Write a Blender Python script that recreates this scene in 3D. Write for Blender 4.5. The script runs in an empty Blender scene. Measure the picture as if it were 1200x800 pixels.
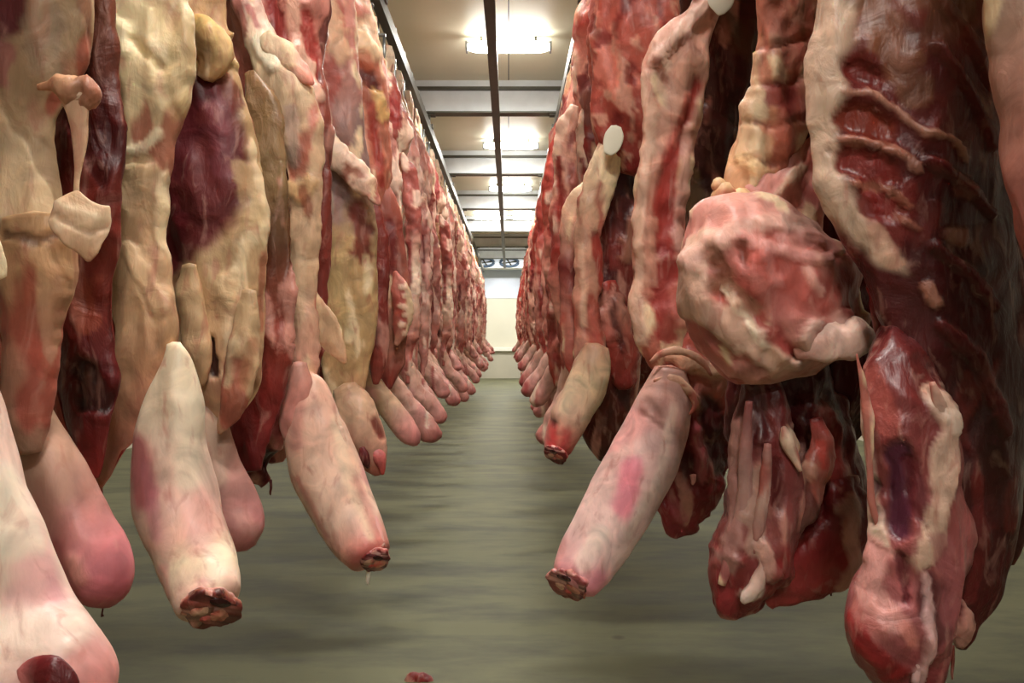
import bpy, math, random
import numpy as np
from mathutils import Vector

random.seed(7)
scene = bpy.context.scene
col = scene.collection

# ------------------------------------------------------------------ camera, world, exposure
CAM_H, FPX, VX, VY = 1.38, 1000.0, 596.0, 392.0
cam_data = bpy.data.cameras.new('camera')
cam_data.sensor_width = 36.0
cam_data.lens = 36.0 * FPX / 1200.0
cam_data.shift_x = (600 - VX) / 1200.0
cam_data.shift_y = (VY - 400) / 1200.0
cam_data.clip_start = 0.05
cam = bpy.data.objects.new('camera', cam_data)
cam.location = (0, 0, CAM_H)
cam.rotation_euler = (math.pi / 2, 0, 0)
col.objects.link(cam)
scene.camera = cam

world = bpy.data.worlds.new('world')
scene.world = world
world.use_nodes = True
world.node_tree.nodes['Background'].inputs[0].default_value = (0.9, 0.95, 1.0, 1)
world.node_tree.nodes['Background'].inputs[1].default_value = 0.02

vs = scene.view_settings
vs.view_transform = 'Standard'
vs.look = 'None'
vs.gamma = 1.0
vs.use_curve_mapping = False
vs.exposure = 0.10
LAMP_W = 44.0          # watts of each ceiling tube fixture

# room sizes (metres)
CEIL = CAM_H + 2.42
RAIL_Z = CAM_H + 1.90
LX, RX = -0.76, 0.45   # the two loaded rails
FAR = 27.0
BACK = -6.0
SIDE = 4.6

# ------------------------------------------------------------------ helpers
def lin(c):
    if isinstance(c, str):
        c = c.lstrip('#')
        c = [int(c[i:i + 2], 16) / 255.0 for i in (0, 2, 4)]
    return np.array([(v / 12.92 if v <= 0.04045 else ((v + 0.055) / 1.055) ** 2.4) for v in c])

def tag(o, label=None, cat=None, group=None, kind=None):
    if label: o['label'] = label
    if cat: o['category'] = cat
    if group: o['group'] = group
    if kind: o['kind'] = kind
    return o

def empty(name, loc):
    o = bpy.data.objects.new(name, None)
    o.empty_display_size = 0.05
    o.location = loc
    col.objects.link(o)
    return o

def link_mesh(name, me, mat, parent=None):
    o = bpy.data.objects.new(name, me)
    me.materials.append(mat)
    col.objects.link(o)
    if parent: o.parent = parent
    return o

def copy_tree(o, parent=None):
    c = o.copy()
    col.objects.link(c)
    c.parent = parent
    for ch in list(o.children):
        copy_tree(ch, c)
    return c

class MB:
    """collects boxes and tubes for one mesh"""
    def __init__(s): s.v, s.f = [], []
    def box(s, x0, x1, y0, y1, z0, z1, bev=0.0):
        n = len(s.v)
        s.v += [(x, y, z) for z in (z0, z1) for y in (y0, y1) for x in (x0, x1)]
        s.f += [tuple(n + i for i in q) for q in ((0, 2, 3, 1), (4, 5, 7, 6), (0, 1, 5, 4), (2, 6, 7, 3), (0, 4, 6, 2), (1, 3, 7, 5))]
        return s
    def tube(s, pts, r, seg=8, cap=True):
        pts = [Vector(p) for p in pts]
        base = len(s.v)
        for i, p in enumerate(pts):
            t = (pts[min(i + 1, len(pts) - 1)] - pts[max(i - 1, 0)]).normalized()
            ref = Vector((0, 0, 1)) if abs(t.z) < 0.9 else Vector((0, 1, 0))
            u = t.cross(ref).normalized(); w = u.cross(t)
            rr = r[i] if isinstance(r, (list, tuple)) else r
            for k in range(seg):
                a = 2 * math.pi * k / seg
                s.v.append(tuple(p + u * (rr * math.cos(a)) + w * (rr * math.sin(a))))
        for i in range(len(pts) - 1):
            for k in range(seg):
                a = base + i * seg + k; b = base + i * seg + (k + 1) % seg
                s.f.append((a, b, b + seg, a + seg))
        if cap:
            s.f.append(tuple(base + k for k in range(seg))[::-1])
            e = base + (len(pts) - 1) * seg
            s.f.append(tuple(e + k for k in range(seg)))
        return s
    def build(s, name, mat, parent=None, bevel=0.0, smooth=False):
        me = bpy.data.meshes.new(name)
        me.from_pydata(s.v, [], s.f)
        me.update()
        if smooth:
            for p in me.polygons: p.use_smooth = True
        o = link_mesh(name, me, mat, parent)
        if bevel:
            m = o.modifiers.new('bevel', 'BEVEL'); m.width = bevel; m.segments = 2
        return o

# ------------------------------------------------------------------ materials
def new_mat(name):
    m = bpy.data.materials.new(name)
    m.use_nodes = True
    nt = m.node_tree
    b = nt.nodes['Principled BSDF']
    return m, nt, b

def nodes(nt, kind, **kw):
    n = nt.nodes.new(kind)
    for k, v in kw.items():
        if k.startswith('i_'):
            n.inputs[k[2:].replace('_', ' ')].default_value = v
        else:
            setattr(n, k, v)
    return n

def plain(name, c, rough=0.5, metal=0.0, noise=0.12, scale=8.0, stretch=(1, 1, 1), bump=0.0):
    m, nt, b = new_mat(name)
    L = nt.links.new
    tc = nodes(nt, 'ShaderNodeTexCoord')
    mp = nodes(nt, 'ShaderNodeMapping'); mp.inputs['Scale'].default_value = stretch
    L(tc.outputs['Object'], mp.inputs['Vector'])
    nz = nodes(nt, 'ShaderNodeTexNoise'); nz.inputs['Scale'].default_value = scale; nz.inputs['Detail'].default_value = 6
    L(mp.outputs[0], nz.inputs['Vector'])
    rp = nodes(nt, 'ShaderNodeValToRGB')
    cl = lin(c)
    rp.color_ramp.elements[0].position = 0.3; rp.color_ramp.elements[1].position = 0.7
    rp.color_ramp.elements[0].color = tuple(np.clip(cl * (1 - noise), 0, 1)) + (1,)
    rp.color_ramp.elements[1].color = tuple(np.clip(cl * (1 + noise), 0, 1)) + (1,)
    L(nz.outputs['Fac'], rp.inputs[0]); L(rp.outputs[0], b.inputs['Base Color'])
    b.inputs['Roughness'].default_value = rough
    b.inputs['Metallic'].default_value = metal
    if bump:
        bp = nodes(nt, 'ShaderNodeBump'); bp.inputs['Strength'].default_value = bump; bp.inputs['Distance'].default_value = 0.01
        L(nz.outputs['Fac'], bp.inputs['Height']); L(bp.outputs[0], b.inputs['Normal'])
    return m

def flesh_mat(name, rough=0.5, bump=0.35, coat=0.06):
    """colour from the surface's own tone attribute, plus fibres, mottling and small veins"""
    m, nt, b = new_mat(name)
    L = nt.links.new
    at = nodes(nt, 'ShaderNodeAttribute', attribute_name='tone')
    tc = nodes(nt, 'ShaderNodeTexCoord')
    mp = nodes(nt, 'ShaderNodeMapping'); mp.inputs['Scale'].default_value = (1, 1, 0.32)
    L(tc.outputs['Object'], mp.inputs['Vector'])
    fib = nodes(nt, 'ShaderNodeTexNoise'); fib.inputs['Scale'].default_value = 38; fib.inputs['Detail'].default_value = 5; fib.inputs['Distortion'].default_value = 0.8
    L(mp.outputs[0], fib.inputs['Vector'])
    mot = nodes(nt, 'ShaderNodeTexNoise'); mot.inputs['Scale'].default_value = 13; mot.inputs['Detail'].default_value = 4; mot.inputs['Distortion'].default_value = 1.2
    L(tc.outputs['Object'], mot.inputs['Vector'])
    sep = nodes(nt, 'ShaderNodeSeparateColor'); L(at.outputs['Color'], sep.inputs[0])
    fat = nodes(nt, 'ShaderNodeMapRange'); fat.inputs['From Min'].default_value = 0.10; fat.inputs['From Max'].default_value = 0.38
    L(sep.outputs[1], fat.inputs[0])
    # mottling brightness
    mr = nodes(nt, 'ShaderNodeMapRange'); mr.inputs['From Min'].default_value = 0.3; mr.inputs['From Max'].default_value = 0.7
    mr.inputs['To Min'].default_value = 0.72; mr.inputs['To Max'].default_value = 1.22
    L(mot.outputs['Fac'], mr.inputs[0])
    mul = nodes(nt, 'ShaderNodeMix', data_type='RGBA', blend_type='MULTIPLY'); mul.inputs[0].default_value = 1
    L(at.outputs['Color'], mul.inputs[6]); L(mr.outputs[0], mul.inputs[7])
    # pale fibres on the red flesh
    f1 = nodes(nt, 'ShaderNodeMapRange'); f1.inputs['From Min'].default_value = 0.56; f1.inputs['From Max'].default_value = 0.74
    f1.inputs['To Max'].default_value = 0.34
    L(fib.outputs['Fac'], f1.inputs[0])
    mx = nodes(nt, 'ShaderNodeMix', data_type='RGBA'); mx.inputs[7].default_value = (0.62, 0.33, 0.26, 1)
    inv = nodes(nt, 'ShaderNodeMath', operation='SUBTRACT'); inv.inputs[0].default_value = 1.15; L(fat.outputs[0], inv.inputs[1])
    mm = nodes(nt, 'ShaderNodeMath', operation='MULTIPLY'); L(f1.outputs[0], mm.inputs[0]); L(inv.outputs[0], mm.inputs[1])
    L(mm.outputs[0], mx.inputs[0]); L(mul.outputs[2], mx.inputs[6])
    # red-brown threads on the pale fat
    f2 = nodes(nt, 'ShaderNodeMapRange'); f2.inputs['From Min'].default_value = 0.44; f2.inputs['From Max'].default_value = 0.28
    f2.inputs['To Max'].default_value = 0.5
    L(fib.outputs['Fac'], f2.inputs[0])
    m2 = nodes(nt, 'ShaderNodeMath', operation='MULTIPLY'); L(f2.outputs[0], m2.inputs[0]); L(fat.outputs[0], m2.inputs[1])
    mx2 = nodes(nt, 'ShaderNodeMix', data_type='RGBA'); mx2.inputs[7].default_value = (0.40, 0.10, 0.075, 1)
    L(m2.outputs[0], mx2.inputs[0]); L(mx.outputs[2], mx2.inputs[6])
    L(mx2.outputs[2], b.inputs['Base Color'])
    b.inputs['Roughness'].default_value = rough
    b.inputs['Specular IOR Level'].default_value = 0.38
    b.inputs['Subsurface Weight'].default_value = 0.3
    b.inputs['Subsurface Radius'].default_value = (1.0, 0.35, 0.25)
    b.inputs['Subsurface Scale'].default_value = 0.012
    b.inputs['Coat Weight'].default_value = coat
    b.inputs['Coat Roughness'].default_value = 0.22
    bn = nodes(nt, 'ShaderNodeMath', operation='ADD')
    L(fib.outputs['Fac'], bn.inputs[0]); L(mot.outputs['Fac'], bn.inputs[1])
    bp = nodes(nt, 'ShaderNodeBump'); bp.inputs['Strength'].default_value = bump; bp.inputs['Distance'].default_value = 0.012
    L(bn.outputs[0], bp.inputs['Height']); L(bp.outputs[0], b.inputs['Normal'])
    return m

def floor_mat():
    m, nt, b = new_mat('sealed_concrete')
    L = nt.links.new
    tc = nodes(nt, 'ShaderNodeTexCoord')
    big = nodes(nt, 'ShaderNodeTexNoise'); big.inputs['Scale'].default_value = 0.55; big.inputs['Detail'].default_value = 5
    L(tc.outputs['Object'], big.inputs['Vector'])
    mp = nodes(nt, 'ShaderNodeMapping'); mp.inputs['Scale'].default_value = (0.9, 2.6, 1)
    L(tc.outputs['Object'], mp.inputs['Vector'])
    st = nodes(nt, 'ShaderNodeTexNoise'); st.inputs['Scale'].default_value = 1.5; st.inputs['Detail'].default_value = 7; st.inputs['Roughness'].default_value = 0.62
    L(mp.outputs[0], st.inputs['Vector'])
    r1 = nodes(nt, 'ShaderNodeValToRGB')
    e = r1.color_ramp.elements
    e[0].position = 0.30; e[0].color = tuple(lin('#41422e')) + (1,)
    e[1].position = 0.58; e[1].color = tuple(lin('#6b6b4e')) + (1,)
    L(st.outputs['Fac'], r1.inputs[0])
    r2 = nodes(nt, 'ShaderNodeValToRGB')
    e = r2.color_ramp.elements
    e[0].position = 0.35; e[0].color = (0.80, 0.80, 0.76, 1)
    e[1].position = 0.65; e[1].color = (1.06, 1.04, 1.0, 1)
    L(big.outputs['Fac'], r2.inputs[0])
    mx = nodes(nt, 'ShaderNodeMix', data_type='RGBA', blend_type='MULTIPLY'); mx.inputs[0].default_value = 1
    L(r1.outputs[0], mx.inputs[6]); L(r2.outputs[0], mx.inputs[7])
    # scattered dark drip spots
    vo = nodes(nt, 'ShaderNodeTexVoronoi'); vo.inputs['Scale'].default_value = 1.5
    L(tc.outputs['Object'], vo.inputs['Vector'])
    sp = nodes(nt, 'ShaderNodeMapRange'); sp.inputs['From Min'].default_value = 0.035; sp.inputs['From Max'].default_value = 0.065
    sp.inputs['To Min'].default_value = 0.65; sp.inputs['To Max'].default_value = 0.0
    L(vo.outputs['Distance'], sp.inputs[0])
    mx2 = nodes(nt, 'ShaderNodeMix', data_type='RGBA'); mx2.inputs[7].default_value = tuple(lin('#332c1c')) + (1,)
    L(sp.outputs[0], mx2.inputs[0]); L(mx.outputs[2], mx2.inputs[6])
    L(mx2.outputs[2], b.inputs['Base Color'])
    rr = nodes(nt, 'ShaderNodeMapRange'); rr.inputs['To Min'].default_value = 0.58; rr.inputs['To Max'].default_value = 0.8
    L(st.outputs['Fac'], rr.inputs[0]); L(rr.outputs[0], b.inputs['Roughness'])
    bp = nodes(nt, 'ShaderNodeBump'); bp.inputs['Strength'].default_value = 0.08; bp.inputs['Distance'].default_value = 0.01
    L(st.outputs['Fac'], bp.inputs['Height']); L(bp.outputs[0], b.inputs['Normal'])
    return m

M = {}
M['floor'] = floor_mat()
M['ceiling'] = plain('ceiling_panel', '#fbf6de', 0.42, noise=0.05, scale=1.2)
M['wall'] = plain('cream_panel', '#dedac8', 0.4, noise=0.05, scale=1.0)
M['wall_blue'] = plain('white_blue_panel', '#dfe9fb', 0.35, noise=0.03, scale=1.0)
M['kick'] = plain('grey_kick_panel', '#b9b3a2', 0.5, noise=0.06, scale=2.0)
M['white'] = plain('white_rail_plastic', '#efece0', 0.4, noise=0.03)
M['web'] = plain('painted_beam_web', '#dfe4e8', 0.35, noise=0.10, scale=4)
M['steel'] = plain('dark_painted_steel', '#4c4a3e', 0.5, 0.2, noise=0.15, scale=10)
M['rail'] = plain('worn_rail_steel', '#37332a', 0.45, 0.4, noise=0.25, scale=14)
M['galv'] = plain('galvanised_steel', '#a7abab', 0.35, 0.8, noise=0.15, scale=12)
M['blue'] = plain('blue_grey_enamel', '#3f536b', 0.4, 0.1, noise=0.1)
M['flesh'] = flesh_mat('beef_surface')
M['wet'] = flesh_mat('wet_beef_surface', rough=0.4, bump=0.5, coat=0.14)
M['skin'] = flesh_mat('smooth_shank_surface', rough=0.46, bump=0.16, coat=0.08)
M['tagp'] = plain('pale_tag_card', '#e9e4cf', 0.5, noise=0.06)
mm_, nt_, b_ = new_mat('tube_diffuser')
b_.inputs['Base Color'].default_value = (1, 1, 0.95, 1)
b_.inputs['Emission Color'].default_value = (1.0, 0.97, 0.90, 1)
b_.inputs['Emission Strength'].default_value = 27.0
M['lamp'] = mm_

# ------------------------------------------------------------------ the room
def struct(o): o['kind'] = 'structure'; return o
struct(MB().box(-SIDE, SIDE, BACK, FAR, -0.1, 0).build('floor', M['floor']))
ceil = struct(MB().box(-SIDE, SIDE, BACK, FAR, CEIL + 0.012, CEIL + 0.1).build('ceiling', M['steel']))
# insulated ceiling panels with recessed joints
pan = None
nx = 4
pw = 2 * SIDE / nx
yy = BACK
BAY = 3.1
k0 = 5.05
while yy < FAR - 0.05:
    y1 = min(FAR, (math.floor((yy - k0) / BAY + 1e-6) + 1) * BAY + k0)
    for i in range(nx):
        x0 = -SIDE + i * pw
        MB().box(x0 + 0.004, x0 + pw - 0.004, yy + 0.004, y1 - 0.004, CEIL, CEIL + 0.03).build('ceiling_panel', M['ceiling'], ceil)
    yy = y1
struct(MB().box(-SIDE - 0.1, -SIDE, BACK, FAR, 0, CEIL + 0.1).build('wall_left', M['wall']))
struct(MB().box(SIDE, SIDE + 0.1, BACK, FAR, 0, CEIL + 0.1).build('wall_right', M['wall']))
struct(MB().box(-SIDE, SIDE, BACK - 0.1, BACK, 0, CEIL + 0.1).build('wall_back', M['wall']))
wf = struct(MB().box(-SIDE, SIDE, FAR, FAR + 0.1, 0, CEIL + 0.1).build('wall_front', M['wall']))
MB().box(-SIDE, SIDE, FAR - 0.02, FAR - 0.001, CAM_H + 1.15, CEIL - 0.02).build('upper_panel', M['wall_blue'], wf)
MB().box(-SIDE, SIDE, FAR - 0.04, FAR - 0.001, 0.0, CAM_H - 0.50).build('kick_panel', M['kick'], wf)
tr = struct(MB().box(-SIDE, SIDE, FAR - 0.14, FAR - 0.041, CAM_H - 0.52, CAM_H - 0.40).build('trim_1', M['white'], bevel=0.01))

# cross beams (I sections)
for i in range(-3, 8):
    y = k0 + i * BAY
    if y > FAR - 0.5: break
    bm = empty('cross_beam', (0, y, CAM_H + 2.10))
    names = ['the beam nearest overhead at the top edge', 'first', 'second', 'third', 'fourth', 'fifth', 'sixth']
    lab = {0: 'dark-edged steel ceiling cross beam right at the top edge of the photo',
           1: 'pale-webbed steel cross beam just behind the nearest ceiling light',
           2: 'pale-webbed steel cross beam just behind the second ceiling light',
           3: 'steel cross beam between the third light and the bright paired lights',
           4: 'steel cross beam between the two farthest bright lamp rows',
           5: 'small steel cross beam behind the farthest lamp row',
           6: 'farthest tiny steel cross beam close to the unit cooler'}.get(i, 'steel ceiling cross beam behind the camera position')
    tag(bm, lab, 'beam', 'ceiling cross beams')
    MB().box(-SIDE + 0.01, SIDE - 0.01, -0.008, 0.008, 0.014, 0.228).build('web', M['web'], bm)
    MB().box(-SIDE + 0.01, SIDE - 0.01, -0.07, 0.07, 0.0, 0.016).build('bottom_flange', M['steel'], bm)  # dark flanges and pale web put shade and reflected light into colour
    MB().box(-SIDE + 0.01, SIDE - 0.01, -0.07, 0.07, 0.226, 0.25).build('top_flange', M['steel'], bm)
    # packing up to the ceiling
    MB().box(-SIDE + 0.01, SIDE - 0.01, -0.03, 0.03, 0.25, CEIL - (CAM_H + 2.10) - 0.001).build('packing_strip', M['web'], bm)

def rail(x, z, label, w=0.055, h=0.085):
    r = empty('overhead_rail', (x, 0, z))
    tag(r, label, 'rail', 'overhead meat rails')
    MB().box(-w / 2, w / 2, BACK + 0.3, FAR - 0.8, 0, h).build('rail_bar', M['rail'], r)
    for i in range(-3, 8):
        y = k0 + i * BAY
        if y > FAR - 0.9: break
        top = CAM_H + 2.10 - z
        if top - h < 0.03: continue
        b = MB()
        b.box(-0.012, 0.012, y - 0.03, y + 0.03, h, top - 0.001)
        b.box(-0.06, 0.06, y - 0.05, y + 0.05, top - 0.014, top - 0.001)
        b.box(-w / 2 - 0.012, w / 2 + 0.012, y - 0.035, y + 0.035, h - 0.02, h + 0.02)
        b.build('hanger_bracket', M['steel'], r)
    return r
rail(LX, RAIL_Z, 'dark steel rail running above the left row of hanging sides')
rail(RX, RAIL_Z, 'dark steel rail hidden above the right row of hanging sides')
rail(-0.118, CAM_H + 2.02, 'empty dark steel rail along the middle of the ceiling', 0.068, 0.079)

# fluorescent fixtures
def fixture(x, y, label, w=0.66, power=1.0):
    f = empty('ceiling_light', (x, y, CEIL))
    tag(f, label, 'ceiling light', 'fluorescent ceiling lights')
    for xs_ in (-w / 3, w / 3):
        MB().box(xs_ - 0.01, xs_ + 0.01, -0.01, 0.01, -0.045, -0.001).build('stem', M['steel'], f)
    MB().box(-w / 2 - 0.02, w / 2 + 0.02, -0.04, 0.04, -0.075, -0.045).build('housing', M['web'], f, bevel=0.006)
    # rounded translucent cover wrapping round the tube
    n, v, fc = 16, [], []
    xs = np.linspace(-w / 2, w / 2, 13)
    for xx in xs:
        e = 1 - (abs(xx) / (w / 2)) ** 8 * 0.45
        for k in range(n + 1):
            a = -0.5 + (math.pi + 1.0) * k / n
            v.append((xx, 0.068 * e * math.cos(a), -0.085 - 0.045 * e * math.sin(a)))
    for i in range(12):
        for k in range(n):
            a = i * (n + 1) + k
            fc.append((a, a + 1, a + n + 2, a + n + 1))
    fc.append(tuple(range(n + 1))); fc.append(tuple(12 * (n + 1) + k for k in range(n + 1))[::-1])
    me = bpy.data.meshes.new('diffuser'); me.from_pydata(v, [], fc); me.update()
    d = link_mesh('diffuser', me, M['lamp'], f)
    for xe in (-w / 2 - 0.01, w / 2 + 0.01):
        MB().box(xe - 0.008, xe + 0.008, -0.05, 0.05, -0.125, -0.05).build('end_cap', M['galv'], f, bevel=0.006)
    ld = bpy.data.lights.new('tube_light', 'AREA')
    ld.shape = 'RECTANGLE'; ld.size = w; ld.size_y = 0.12; ld.energy = LAMP_W * power; ld.color = (1.0, 0.965, 0.91)
    ld.spread = math.radians(175)
    lo = bpy.data.objects.new('tube_light', ld); lo.location = (0, 0, -0.134); col.objects.link(lo); lo.parent = f
    return f
fixture(0.0, 6.93, 'nearest visible white fluorescent light on the ceiling above the aisle')
fixture(0.03, 10.55, 'second fluorescent light from the camera, just before a cross beam')
fixture(0.03, 13.66, 'third fluorescent light from the camera along the aisle ceiling')
fixture(-0.36, 17.0, 'left lamp of the nearer bright pair far down the ceiling')
fixture(0.40, 17.0, 'right lamp of the nearer bright pair far down the ceiling')
fixture(-0.36, 21.2, 'left lamp of the farthest bright pair on the ceiling')
fixture(0.40, 21.2, 'right lamp of the farthest bright pair on the ceiling')
fixture(-0.36, 24.6, 'left added lamp by the far cooler, boosted to brighten the wall', power=2.0)  # added pair, power boosted to brighten the far wall
fixture(0.40, 24.6, 'right added lamp by the far cooler, boosted to brighten the wall', power=2.0)
for xv, yv in ((0.0, 3.75), (0.0, 1.3), (0.38, -0.7), (0.38, -2.5), (0.0, -4.3)):  # added unseen for front light; the offset ones brighten the near left sides
    fixture(xv, yv, 'added fluorescent light above or behind the camera, out of view')
for sx, nm in ((-3.0, 'left'), (3.0, 'right')):  # lamps added out of view to brighten the floor and ceiling
    for yv in (6.93, 10.55, 13.66, 17.0, 21.2):
        fixture(sx, yv, 'added fluorescent light, unseen behind the %s row' % nm, power=0.6)

# unit cooler under the far ceiling
uc = empty('unit_cooler', (-0.1, FAR - 0.75, CEIL))
tag(uc, 'blue-grey unit cooler with two fan rings under the far ceiling', 'cooler')
MB().box(-1.25, 1.25, -0.35, 0.35, -0.38, -0.08).build('housing', M['wall_blue'], uc, bevel=0.02)
MB().box(-1.28, 1.28, -0.38, 0.38, -0.40, -0.37).build('drip_tray', M['white'], uc)
for xh in (-1.1, 1.1):
    MB().box(xh - 0.02, xh + 0.02, -0.02, 0.02, -0.09, -0.001).build('hanger_bracket', M['steel'], uc)
for xf in (-0.62, 0.12, 0.86):
    ring = MB(); pts = []
    for k in range(25):
        a = 2 * math.pi * k / 24
        pts.append((xf + 0.27 * math.cos(a), -0.37, -0.23 + 0.125 * math.sin(a)))
    ring.tube(pts, 0.045, 8, False)
    rg = ring.build('fan_ring', M['blue'], uc, smooth=True)
    bl = MB()
    for k in range(4):
        a = math.pi / 2 * k + 0.3
        bl.box(xf - 0.02, xf + 0.02, -0.40, -0.36, -0.25, -0.21)
        bl.tube([(xf, -0.37, -0.23), (xf + 0.22 * math.cos(a), -0.38, -0.23 + 0.10 * math.sin(a))], [0.012, 0.03], 6)
    bl.build('fan_blades', M['steel'], rg)

# ------------------------------------------------------------------ vector noise
_rs = np.random.RandomState(11)
_perm = np.concatenate([_rs.permutation(256)] * 3)
_grad = _rs.normal(size=(256, 3)); _grad /= np.linalg.norm(_grad, axis=1)[:, None]
def perlin(p):
    i = np.floor(p).astype(int); f = p - i; i &= 255
    u = f * f * f * (f * (f * 6 - 15) + 10)
    out = 0
    for dx in (0, 1):
        for dy in (0, 1):
            for dz in (0, 1):
                h = _perm[_perm[_perm[i[:, 0] + dx] + i[:, 1] + dy] + i[:, 2] + dz]
                g = _grad[h]
                d = (g * (f - np.array([dx, dy, dz]))).sum(1)
                w = (u[:, 0] if dx else 1 - u[:, 0]) * (u[:, 1] if dy else 1 - u[:, 1]) * (u[:, 2] if dz else 1 - u[:, 2])
                out = out + d * w
    return out * 1.6
def fbm(p, oct=3):
    s, a = 0, 1.0
    for k in range(oct):
        s = s + a * perlin(p * 2 ** k + 17.3 * k); a *= 0.5
    return s

def P(px, py, d):
    return np.array([(px - VX) / FPX * d, d, CAM_H + (VY - py) / FPX * d])

def catmull(A, n):
    """A: k x m knots, chord-length parameter on the first three columns"""
    k = len(A)
    t = np.concatenate([[0], np.cumsum(np.maximum(1e-5, np.linalg.norm(np.diff(A[:, :3], axis=0), axis=1)))])
    Tn = np.zeros_like(A)
    for i in range(k):
        a, b = max(0, i - 1), min(k - 1, i + 1)
        Tn[i] = (A[b] - A[a]) / (t[b] - t[a])
    s = np.linspace(0, t[-1], n)
    j = np.clip(np.searchsorted(t, s, 'right') - 1, 0, k - 2)
    h = (t[j + 1] - t[j])[:, None]; x = ((s - t[j]) / (t[j + 1] - t[j]))[:, None]
    return ((2 * x**3 - 3 * x**2 + 1) * A[j] + (x**3 - 2 * x**2 + x) * h * Tn[j] + (-2 * x**3 + 3 * x**2) * A[j + 1] + (x**3 - x**2) * h * Tn[j + 1])

FAT, TAN, GRY, CREAM = '#e6c49a', '#c9a377', '#ad9270', '#efd9b4'
PINK, PALE, ROSE = '#dd9a8e', '#ecc9bb', '#d07a78'
RED, DEEP, BRT, MAR = '#8a2a26', '#551114', '#b5443a', '#6c1a1e'
PURP, BRN, DARK = '#6d3442', '#7a4a35', '#33090b'
BONE, YEL = '#f0ddc4', '#d9b56e'

seed_n = [0]
def loft(name, parent, st, d, cols=FAT, strokes=(), back=None, noise=0.006, freq=9.0, step=None, mat='flesh',
         curve=0.0, rag=0.0, sup=1.0, seg=None, ref=None, world=False, tonen=0.10, patch=None, fold=None, linear=False, tatter=None, vstretch=0.55, bump=1.0):
    """closed tapering solid through the stations.
    st: (px, py, halfwidth_px, thickness ratio, depth offset m, roll deg) at depth d, or world stations (x,y,z,a,ratio,roll)"""
    seed_n[0] += 1
    rows = []
    for s in st:
        if world:
            s = tuple(s) + (0.7, 0.0)[len(s) - 4:]
            rows.append([s[0], s[1], s[2], s[3], s[4], s[5]])
        else:
            s = tuple(s) + (0.6, 0.0, 0.0)[len(s) - 3:]
            dd = d + s[4]
            p = P(s[0], s[1], dd)
            rows.append([p[0], p[1], p[2], s[2] / FPX * dd, s[3], s[5]])
    A = np.array(rows, float)
    length = np.linalg.norm(np.diff(A[:, :3], axis=0), axis=1).sum()
    step = step or 0.0042 * d
    n = int(max(8, min(260, length / step)))
    circ = 2 * math.pi * A[:, 3].max() * 0.85
    m = seg or int(max(12, min(150, circ / step)))
    if linear:
        tk = np.concatenate([[0], np.cumsum(np.linalg.norm(np.diff(A[:, :3], axis=0), axis=1))])
        sk = np.linspace(0, tk[-1], n)
        R = np.stack([np.interp(sk, tk, A[:, k]) for k in range(A.shape[1])], 1)
    else:
        R = catmull(A, n)
    C, a, b, rl = R[:, :3], np.maximum(R[:, 3], 0.0006), None, np.radians(R[:, 5])
    b = a * np.maximum(R[:, 4], 0.03)
    T = np.gradient(C, axis=0)
    if linear:
        for _ in range(4): T[1:-1] = (T[:-2] + T[1:-1] + T[2:]) / 3
    T /= np.linalg.norm(T, axis=1)[:, None]
    rf = np.array(ref if ref is not None else (0, 1, 0), float)
    U = np.cross(T, rf); U /= np.linalg.norm(U, axis=1)[:, None] + 1e-9
    V = np.cross(U, T)
    Ur = U * np.cos(rl)[:, None] + V * np.sin(rl)[:, None]
    Vr = -U * np.sin(rl)[:, None] + V * np.cos(rl)[:, None]
    th = np.linspace(0, 2 * math.pi, m, endpoint=False)
    ct, sn = np.cos(th), np.sin(th)
    cs = np.sign(ct) * np.abs(ct) ** sup; ss = np.sign(sn) * np.abs(sn) ** sup
    # torn, uneven edges: each edge of the piece wanders on its own along the length
    if tatter is None: tatter = {'flesh': .13, 'wet': .16, 'skin': .02}.get(mat, 0)
    tatter = tatter * float(np.clip(0.04 / a.mean(), .22, 1))
    arc = np.concatenate([[0], np.cumsum(np.linalg.norm(np.diff(C, axis=0), axis=1))])
    sd_ = seed_n[0] * 5.17
    def edge(o_):
        q = np.stack([arc * (9 if a.mean() < .05 else 5), np.full(n, sd_ + o_), np.zeros(n)], 1)
        return 1 + tatter * (0.9 * perlin(q) + 0.8 * (np.abs(perlin(q * 2.7 + 5)) - .3) + 0.35 * perlin(q * 7 + 9))
    eL, eR = edge(0.3), edge(50.7)
    wR = (0.5 + 0.5 * ct)[None]
    em = eL[:, None] * (1 - wR) + eR[:, None] * wR
    X = C[:, None, :] + Ur[:, None, :] * (a[:, None] * em * cs[None])[..., None] + Vr[:, None, :] * (b[:, None] * ss[None] + curve * a[:, None] * (ct ** 2)[None])[..., None]
    N = Ur[:, None, :] * (b[:, None] * ct[None])[..., None] + Vr[:, None, :] * (a[:, None] * sn[None])[..., None]
    N /= np.linalg.norm(N, axis=2)[..., None] + 1e-9
    X = X.reshape(-1, 3); N = N.reshape(-1, 3)
    tv = np.repeat(np.linspace(0, 1, n), m)
    aa = np.repeat(a, m)
    off = seed_n[0] * 3.71
    Q = X * np.array([1, 1, vstretch])
    nz = fbm(Q * freq + off, 3)
    # tone along the length
    if isinstance(cols, str): cols = [(0, cols), (1, cols)]
    ts = [c[0] for c in cols]; cv = np.array([lin(c[1]) for c in cols])
    tj = np.clip(tv + 0.05 * fbm(X * 7 + off + 5, 2), 0, 1)
    tone = np.stack([np.interp(tj, ts, cv[:, k]) for k in range(3)], 1)
    if back:
        w = np.clip((N[:, 1] + 0.25 * nz) * 2.2 + 0.2, 0, 1)[:, None]
        tone = tone * (1 - w) + lin(back) * w
    if tonen:
        tone = tone * (1 + tonen * fbm(Q * freq * 0.7 + off + 9, 2))[:, None]
    disp = noise * nz * np.clip(aa / 0.03, 0.15, 1)
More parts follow.
